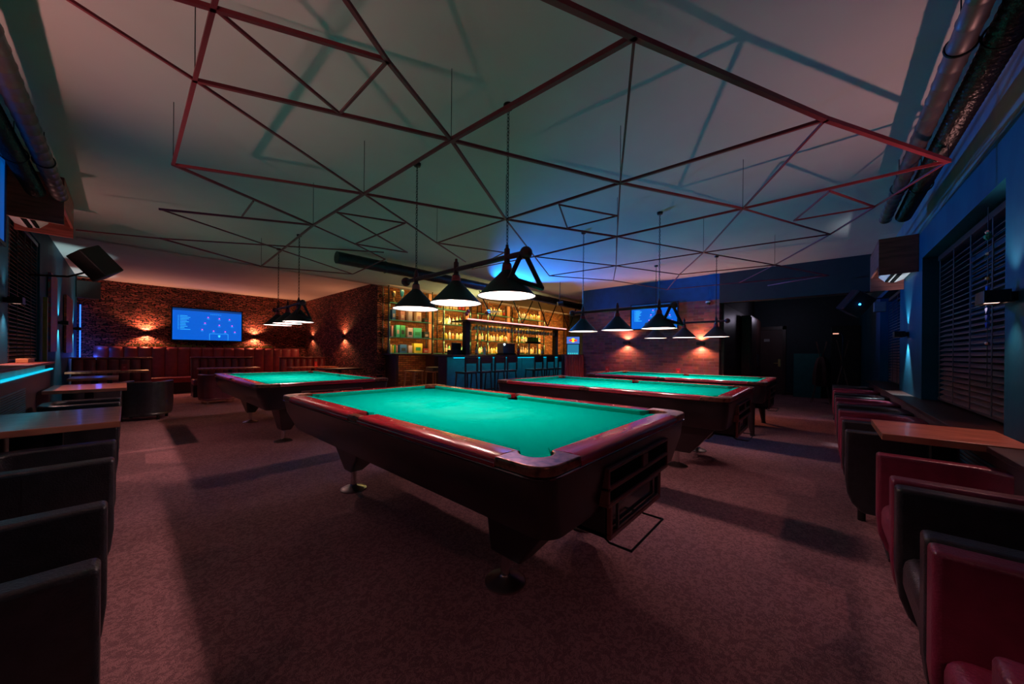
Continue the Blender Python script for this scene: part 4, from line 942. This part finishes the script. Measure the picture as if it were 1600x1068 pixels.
o = MB().box(-0.16, 0.16, -0.16, 0.16, 0.0, 0.10).build('folded_cloth', mat('folded_cloth', (0.20, 0.16, 0.15), 0.8), None, 0.02, 3); o.location = (5.25, 7.35, 0.721); tag(o, 'pile of grey folded cloth on the second pale stool', 'cloth')
t = thing('side_chair', 'round-backed dark chair between the pale stools and the bar', 'chair', (5.74, 7.1, 0), 0)
MB().lathe([(0, 0.62), (0.18, 0.62), (0.18, 0.65), (0, 0.655)], n=20).build('seat', DWOOD, t)
ar = MB(); ar.path([(-0.17, -0.14, 0.63)] + [(0.17 * math.cos(PI - PI * k / 8), -0.15, 0.82 + 0.17 * math.sin(PI * k / 8)) for k in range(9)] + [(0.17, -0.14, 0.63)], 0.014, 6); ar.box(-0.12, 0.12, -0.16, -0.14, 0.72, 0.95); ar.build('backrest', DWOOD, t)
for sx in (-1, 1):
    for sy in (-1, 1): MB().tube((sx * 0.12, sy * 0.12, 0.63), (sx * 0.17, sy * 0.17, 0), 0.014, 8).build('leg', DWOOD, t)
# canopy over the bar with neon edge and hanging glasses
c = thing('bar_canopy', 'dark canopy over the bar with a pink neon edge', 'canopy', (0, 0, 0))
MB().box(5.45, 9.65, 6.30, 6.95, 1.955, 1.985).build('deck', DWOOD, c, 0.004)
MB().box(5.42, 9.68, 6.262, 6.285, 1.985, 2.012).build('neon_strip', PINKN, c)
MB().box(5.45, 9.65, 6.286, 6.30, 1.95, 2.02).build('fascia', DWOOD, c)
for x in (5.62, 9.45): MB().box(x - 0.07, x + 0.07, 6.48, 6.62, 1.136, 1.954).build('post', BLACK, c, 0.004)
for k in range(4):
    x = 5.75 + k * 1.2
    MB().tube((x, 6.33, 2.86), (x + 0.55, 6.33, 2.03), 0.016, 6).build('brace', STEEL, c)
    MB().tube((x + 1.1, 6.33, 2.86), (x + 0.56, 6.33, 2.03), 0.016, 6).build('brace', STEEL, c)
MB().box(5.6, 10.8, 6.31, 6.35, 2.86, 2.899).build('top_rail', STEEL, c)
light('neon_light', 'AREA', (7.5, 6.22, 2.0), 1.2, (1.0, 0.3, 0.28), aim=(7.5, 5.5, 2.0), size=4.0, size_y=0.03, shape='RECTANGLE')
wg = MB().lathe([(0.034, 0.0), (0.034, -0.003), (0.004, -0.006), (0.004, -0.075), (0.02, -0.085), (0.036, -0.115), (0.037, -0.145), (0.030, -0.185), (0.028, -0.185), (0.035, -0.145), (0.033, -0.115), (0.0, -0.09)], n=12).build('wine_glass', CLEAR, None, 0, 2, 'all')
wg.location = (5.85, 6.46, 1.954); tag(wg, 'clear stemmed glass hung upside down in the front row under the canopy', 'glass', 'stemmed glasses under the canopy, front row')
for row, yy in enumerate((6.46, 6.70)):
    for k in range(26):
        if row == 0 and k == 0: continue
        if abs(5.85 + k * 0.135 - 5.62) < 0.1: continue
        lb, gp = ('clear stemmed glass hung upside down in the front row under the canopy', 'stemmed glasses under the canopy, front row') if row == 0 else ('clear stemmed glass hung upside down in the back row under the canopy', 'stemmed glasses under the canopy, back row')
        dup(wg, (5.85 + k * 0.135, yy, 1.954), 0, lb, gp)
t = thing('hanging_ornament', 'small glossy red ornament hanging beside the canopy post of the bar', 'ornament', (5.27, 6.15, 0))
MB().ball((0, 0, 2.09), 0.05, 8).ball((0.05, 0.0, 2.16), 0.045, 8).build('red_bauble', REDM, t, 0, 2, 'all')
MB().tube((0.05, 0, 2.19), (0.05, 0, CZ), 0.003, 5).build('string', STEEL, t)
# back shelving
sh = thing('bar_shelving', 'tall dark shelving filling the orange wall behind the bar', 'shelves', (0, 0, 0))
LV_ = (1.17, 1.585, 2.02, 2.46)
SEC = [(4.46, 5.70), (5.78, 6.10), (6.14, 7.10), (7.46, 7.86), (7.92, 9.06), (9.46, 10.95)]
for i, (x0, x1) in enumerate(SEC):
    for k, z in enumerate(LV_):
        if i in (1, 3) and k in (2,): continue
        MB().box(x0, x1, 8.16, 8.44, z - 0.018, z).build('shelf', STEEL if i == 0 else mat('shelf_board', (0.05, 0.09, 0.06), 0.3), sh)
        MB().box(x0, x1, 8.152, 8.159, z - 0.018, z + 0.002).build('shelf_edge', GLASS, sh)
for x in (4.42, 5.74, 6.12, 7.12, 7.44, 7.89, 9.10, 9.43, 10.98, 12.85):
    MB().box(x - 0.014, x + 0.014, 8.14, 8.165, 1.151, 2.88).build('upright', STEEL, sh)
    MB().box(x - 0.014, x + 0.014, 8.43, 8.455, 1.15, 2.88).build('upright', STEEL, sh)
    MB().box(x + 0.03, x + 0.04, 8.15, 8.16, 1.2, 2.45).build('light_edge', GLASS, sh)
for x in (5.9, 7.3, 9.25, 11.1): MB().box(x - 0.07, x + 0.07, 8.46, 8.49, 1.151, 2.88).build('backboard_post', PINE, sh)
b2 = thing('back_counter', 'long dark counter under the bar shelves', 'counter', (0, 0, 0))
MB().box(4.40, 12.9, 7.95, 8.48, 1.115, 1.15).build('counter_top', DWOOD, b2, 0.004)
MB().box(5.75, 12.9, 8.05, 8.47, 0, 1.115).build('cupboard', DWOOD, b2)
MB().box(4.52, 4.60, 7.97, 8.47, 0, 1.115).build('counter_leg', DWOOD, b2)
for z, pw in ((1.50, 11), (1.95, 13), (2.40, 13), (2.85, 12)):
    light('shelf_and_fill_light', 'AREA', (5.08, 8.08, z), pw * 0.22, (1.0, 0.50, 0.16), aim=(5.08, 8.35, z - 0.30), size=1.2, size_y=0.03, shape='RECTANGLE')
    light('shelf_and_fill_light', 'AREA', (9.3, 8.08, z), pw * 2.0, (1.0, 0.52, 0.15), aim=(9.3, 8.35, z - 0.30), size=7.0, size_y=0.03, shape='RECTANGLE')
light('shelf_and_fill_light', 'AREA', (5.0, 8.0, 1.08), 1.2, (1.0, 0.45, 0.25), aim=(5.0, 8.45, 0.6), size=0.9, size_y=0.05, shape='RECTANGLE')  # light added under the counter to brighten the wall below the shelves
light('bar_ceiling_fill', 'AREA', (7.0, 7.5, 2.10), 16, (0.95, 1.0, 0.40), aim=(6.3, 7.0, 3.0), size=2.5, size_y=0.1, shape='RECTANGLE')  # unseen light added to brighten the olive ceiling over the bar
# bottles
def bottle(kind, r, h, m, cap):
    p = {'wine': [(0, 0), (r, 0), (r, h * .6), (r * .35, h * .74), (r * .33, h), (0, h)], 'spirit': [(0, 0), (r, 0), (r, h * .66), (r * .38, h * .78), (r * .36, h), (0, h)],
         'short': [(0, 0), (r, 0), (r * 1.05, h * .3), (r, h * .6), (r * .4, h * .75), (r * .4, h), (0, h)]}[kind]
    o = MB().lathe([(a, b_ * 0.86) if b_ == h else (a, b_) for a, b_ in p], n=12).build(kind + '_bottle', m, None, 0, 2, True)
    MB().lathe([(r * .42, h * .84), (r * .42, h), (0, h)], n=10).build('cap', cap, o)
    MB().lathe([(r * 1.02, h * .15), (r * 1.02, h * .5)], n=12).build('paper_label', R.choice(LBL), o)
    return o
LBL = [mat('label_cream', (0.75, 0.68, 0.45), 0.7), mat('label_white', (0.75, 0.75, 0.7), 0.7), mat('label_yellow', (0.75, 0.60, 0.08), 0.7), mat('label_red', (0.55, 0.05, 0.04), 0.7)]
BM = {'amber': mat('amber_glass', (0.62, 0.26, 0.04), 0.12, spec=0.8), 'pale': mat('pale_glass', (0.85, 0.85, 0.42), 0.12, spec=0.8), 'green': mat('green_glass', (0.03, 0.30, 0.10), 0.12, spec=0.8),
      'dark': mat('dark_glass', (0.04, 0.025, 0.02), 0.12, spec=0.8), 'blue': mat('blue_glass', (0.03, 0.22, 0.35), 0.12, spec=0.8), 'yellow': mat('yellow_glass', (0.72, 0.55, 0.06), 0.12, spec=0.8), 'clear': mat('milky_glass', (0.70, 0.74, 0.66), 0.12, spec=0.8)}
PB = {}
for cn, m in BM.items():
    for kd, r, h in (('wine', .037, .31), ('spirit', .041, .27), ('short', .048, .23)):
        if (cn, kd) in (('blue', 'short'), ('dark', 'short'), ('blue', 'wine'), ('yellow', 'wine')): continue
        PB[(cn, kd)] = (kd, r, h, m)
PROTO = {}
SHN = ['bottom', 'second', 'third', 'top']; SCN = {2: 'section by the book shelves', 4: 'section behind the canopy post', 5: 'section by the beer taps', 3: 'narrow section in the middle'}
def place_bottle(cn, kd, x, y, z, where):
    kd_, r, h, m = PB[(cn, kd)]
    word = {'wine': 'tall', 'spirit': 'round-shouldered', 'short': 'squat'}[kd]
    lb = '%s %s bottle on the %s' % (word, cn, where); gp = '%s bottles on the %s' % (cn, where)
    if (cn, kd) not in PROTO:
        o = bottle(kd_, r, h, m, BLACK if cn != 'clear' else BRASS); o.location = (x, y, z); o.rotation_euler = (0, 0, 0); tag(o, lb, 'bottle', gp); PROTO[(cn, kd)] = o
    else:
        dup(PROTO[(cn, kd)], (x, y, z), R.uniform(0, 6), lb, gp)
keys = list(PB)
for si, lv, cols in ((2, 0, ['dark', 'clear', 'amber', 'blue', 'green', 'yellow', 'amber']), (2, 1, ['amber', 'clear', 'yellow', 'pale']), (2, 2, ['pale', 'clear', 'green']), (2, 3, ['amber', 'dark', 'pale']),
                     (4, 0, ['pale', 'yellow', 'amber', 'pale']), (4, 1, ['pale', 'yellow', 'amber', 'clear', 'green']), (4, 2, ['amber', 'yellow', 'pale']), (4, 3, ['amber', 'pale', 'clear', 'dark']),
                     (5, 0, ['clear', 'amber', 'dark', 'pale', 'yellow']), (5, 1, ['green', 'clear', 'green', 'yellow', 'pale']), (5, 2, ['yellow', 'amber', 'pale']), (5, 3, ['clear', 'pale', 'amber', 'yellow']), (3, 0, ['green', 'pale']), (3, 1, ['amber', 'green'])):
    x0, x1 = SEC[si]; x = x0 + 0.07
    while x < x1 - 0.06:
        cn = R.choice(cols); kd = R.choice([k[1] for k in keys if k[0] == cn])
        if R.random() < 0.93: place_bottle(cn, kd, x, 8.28 + R.uniform(-.03, .03), LV_[lv] + 0.0005, '%s shelf, %s' % (SHN[lv], SCN[si]))
        x += R.uniform(0.105, 0.135)
# books, boxes and trophies on the first section (x 4.46-5.70)
def box_item(name, label, cat, x, w_, h_, z, m, band=None, group=None, d_=0.12):
    o = MB().box(-w_ / 2, w_ / 2, -d_ / 2, d_ / 2, 0, h_).build(name, m, None, 0.003); o.location = (x, 8.27, z + 0.0005); tag(o, label, cat, group)
    if band: MB().box(-w_ * 0.3, w_ * 0.3, -d_ / 2 - 0.002, -d_ / 2, h_ * 0.25, h_ * 0.6).build('printed_panel', band, o)
def cm(n, c): return mat(n, c, 0.5)
CB = cm('card_blue', (0.02, 0.12, 0.32)); CG = cm('card_green', (0.02, 0.28, 0.10)); CY = cm('card_yellow', (0.55, 0.55, 0.05)); CP = cm('card_pale', (0.40, 0.36, 0.36)); CD = cm('card_dark', (0.02, 0.04, 0.03)); CMi = cm('card_mint', (0.04, 0.45, 0.28)); CR = cm('card_red', (0.30, 0.03, 0.03)); CPk = cm('card_rose', (0.42, 0.22, 0.20)); CC = cm('card_cream', (0.6, 0.5, 0.36))
z = LV_[2]
box_item('gift_box', 'upright blue gift box on the third shelf by the stone wall', 'box', 4.60, .10, .27, z, CB, CP)
box_item('gift_box', 'upright rose gift box on the third shelf', 'box', 4.85, .12, .25, z, CPk, CC)
box_item('gift_box', 'upright pale grey gift box on the third shelf', 'box', 5.08, .12, .28, z, CP)
box_item('gift_box', 'cream patterned gift box on the third shelf', 'box', 5.34, .15, .26, z, CC, CPk)
box_item('gift_box', 'low dark gift box on the third shelf', 'box', 5.58, .14, .12, z, CD, CR)
z = LV_[1]
box_item('book', 'thin rose book standing at the stone wall end of the second shelf', 'book', 4.56, .05, .28, z, CPk)
box_item('gift_box', 'pale green case standing on the second shelf', 'box', 4.72, .10, .31, z, CMi, CP)
box_item('gift_box', 'dark green case standing on the second shelf', 'box', 4.86, .14, .31, z, CG, CD)
box_item('gift_box', 'white and grey box on the second shelf', 'box', 5.08, .16, .26, z, CP, CD)
box_item('picture_card', 'mint green picture card leaning on the second shelf', 'picture', 5.33, .26, .27, z, CMi, CG, None, 0.04)
box_item('gift_box', 'low dark box at the far end of the second shelf', 'box', 5.60, .16, .18, z, CD, CC)
z = LV_[0]
for i, (m, nm) in enumerate(((CC, 'cream'), (CY, 'yellow'), (CG, 'green'), (CPk, 'rose'))): box_item('book', '%s book standing on the bottom shelf beside the stone wall' % nm, 'book', 4.53 + i * 0.055, .035, .21 - .02 * (i % 2), z, m, None, 'books on the bottom shelf')
box_item('gift_box', 'wide dark blue box on the bottom shelf', 'box', 4.88, .20, .22, z, CB, CD)
box_item('gift_box', 'grey box on the bottom shelf beside the yellow one', 'box', 5.09, .11, .20, z, CP)
box_item('gift_box', 'large bright yellow and green box on the bottom shelf', 'box', 5.33, .26, .26, z, CY, CG)
box_item('gift_box', 'low red and white box on the bottom shelf', 'box', 5.58, .16, .13, z, CR, CP)
def trophy(label, x, m, h):
    o = MB().lathe([(0, 0), (.05, 0), (.05, .05), (.015, .08), (.012, h * .5), (.04, h * .6), (.055, h * .85), (.05, h), (0, h)], n=14).build('trophy', m, None, 0, 2, True); o.location = (x, 8.27, LV_[3] + 0.0005); tag(o, label, 'trophy')
trophy('gold trophy on the top shelf by the stone wall', 4.62, BRASS, .30); trophy('taller trophy with a blue top beside the gold trophy', 4.86, BM['blue'], .38); trophy('small dull trophy at the lamp end of the top shelf', 5.3, CHROME, .22)
# bar top machines
t = thing('cash_register', 'black cash register at the near end of the bar top', 'cash register', (5.55, 6.78, 1.1355), 0)
MB().box(-0.25, 0.13, -0.12, 0.12, 0, 0.12).build('drawer', BLACK, t, 0.006); MB().box(-0.2, 0.08, -0.02, 0.02, 0.12, 0.30).build('screen_back', BLACK, t, 0.006)
t = thing('beer_tap', 'beer tap column with green top on the bar', 'beer tap', (8.6, 6.8, 1.1355), 0)
for x in (-0.22, 0.22): MB().tube((x, 0, 0), (x, 0, 0.36), 0.025, 12).build('column', CHROME, t)
MB().box(-0.32, 0.32, -0.06, 0.06, 0.36, 0.42).build('cross_beam', STEEL, t, 0.01)
gt = MB()
for k in range(7): gt.box(-0.27 + k * 0.08, -0.235 + k * 0.08, -0.02, 0.02, 0.42, 0.56)
gt.build('tap_handle', mat('tap_green', (0.02, 0.30, 0.05), 0.4), t)
t = thing('coffee_machine', 'steel coffee machine on the bar counter beside the taps', 'coffee machine', (7.35, 6.8, 1.1355), 0)
MB().box(-0.25, 0.25, -0.12, 0.14, 0.05, 0.34).build('body', mat('machine_steel', (0.25, 0.22, 0.24), 0.3, metal=0.8), t, 0.02); MB().box(-0.27, 0.27, -0.14, 0.15, 0, 0.05).build('tray', STEEL, t)
MB().ball((-0.22, -0.13, 0.30), 0.03, 6).build('lamp', glow('machine_lamp', (0.6, 0.9, 1.0), 2.0), t)
for i, x in enumerate((6.2, 6.5, 7.9, 9.1)):
    place_bottle(('amber', 'clear', 'dark', 'yellow')[i], 'spirit', x, 6.82, 1.1355, ('bar top beside the cash register', 'bar top between register and coffee machine', 'bar top beside the coffee machine', 'bar top beside the beer taps')[i])
# fridge
t = thing('drinks_fridge', 'glass-fronted drinks fridge with a lit blue and yellow header', 'fridge', (10.38, 6.44, 0), -1.02)
MB().box(-0.22, 0.22, -0.28, 0.30, 0.02, 1.78).build('body', mat('fridge_body', (0.03, 0.05, 0.12), 0.4), t, 0.01)
MB().box(-0.19, 0.19, -0.30, -0.285, 0.15, 1.50).build('door', glow('fridge_glow', (0.02, 0.20, 0.36), 0.6), t)
h_ = MB().box(-0.21, 0.21, -0.31, -0.282, 1.53, 1.76).build('header', glow('header_blue', (0.08, 0.18, 0.6), 0.7), t)
MB().lathe([(0, .004), (.07, .004), (.07, 0)], n=20).build('header_disc', glow('header_yellow', (1.0, 0.7, 0.02), 1.0), h_)
for ch in h_.children: ch.rotation_euler = (PI / 2, 0, 0); ch.location = (0, -0.311, 1.645)
MB().box(-0.13, -0.03, -0.319, -0.316, 1.61, 1.67).box(0.03, 0.13, -0.319, -0.316, 1.61, 1.67).build('header_mark', glow('header_red', (0.8, 0.03, 0.02), 1.0), h_)
fb = MB()
for k in range(3):
    for j in range(5): fb.box(-0.17 + j * 0.07, -0.125 + j * 0.07, -0.306, -0.301, 0.3 + k * 0.36, 0.5 + k * 0.36)
fb.build('drink_row', glow('drinks_cyan', (0.05, 0.55, 0.6), 0.7), t)
simple(MB().box(10.45, 10.8, 5.55, 5.85, 0, 1.6), 'red_cabinet', 'tall dark red cabinet behind the drinks fridge', 'cabinet', CR, 0.01)
t = thing('hanging_box', 'dark teal box hanging above the fridge end of the bar', 'box', (12.2, 6.6, 0))
MB().box(-0.22, 0.22, -0.15, 0.15, 1.9, 2.6).build('case', cm('teal_box', (0.02, 0.10, 0.12)), t, 0.01)
for x in (-0.15, 0.15): MB().tube((x, 0, 2.6), (x, 0, CZ), 0.01, 6).build('hanging_rod', STEEL, t)
# blue uplight on the canopy
t = thing('stage_lamp', 'small black stage lamp on the canopy shining blue on the ceiling', 'stage lamp', (5.9, 6.12, 2.16))
MB().tube((0, 0, 0), (-0.02, -0.09, 0.04), 0.05, 16).build('housing', BLACK, t)
MB().tube((-0.021, -0.094, 0.042), (-0.022, -0.099, 0.044), 0.042, 16).build('lens', glow('blue_lens', (0.02, 0.2, 1.0), 4.0), t)
MB().path([(0, 0.02, -0.01), (0, 0.16, -0.02), (0, 0.2, -0.15)], 0.01).build('bracket', STEEL, t)
MB().box(-0.18, 0.12, -0.44, -0.09, 0.018, 0.024).build('spill_plate', BLACK, t)  # plate added to block the downward spill of the blue beam
light('blue_spot', 'SPOT', (5.87, 5.98, 2.22), 620, (0.0, 0.22, 1.0), aim=(5.8, 3.9, 2.95), size=0.02, spot=1.5, blend=0.5)
light('blue_spot', 'SPOT', (7.0, 4.59, 2.42), 11, (0.0, 0.20, 1.0), aim=(8.3, 2.9, 2.75), size=0.03, spot=2.2, blend=0.8)
light('hall_fill', 'POINT', (11.6, 0.95, 2.2), 2.5, (0.75, 0.65, 0.9), size=0.1)  # added fill that lifts the dark hallway, no fixture here
t = thing('stage_lamp', 'small black stage lamp near the brick wall shining blue on it', 'stage lamp', (6.97, 4.62, 2.38))
MB().tube((-0.09, 0.09, 0), (0.0, 0.0, 0.02), 0.05, 16).build('housing', BLACK, t)
MB().path([(-0.05, 0.05, 0.0), (-0.05, 0.05, 0.52)], 0.008).build('bracket', STEEL, t)
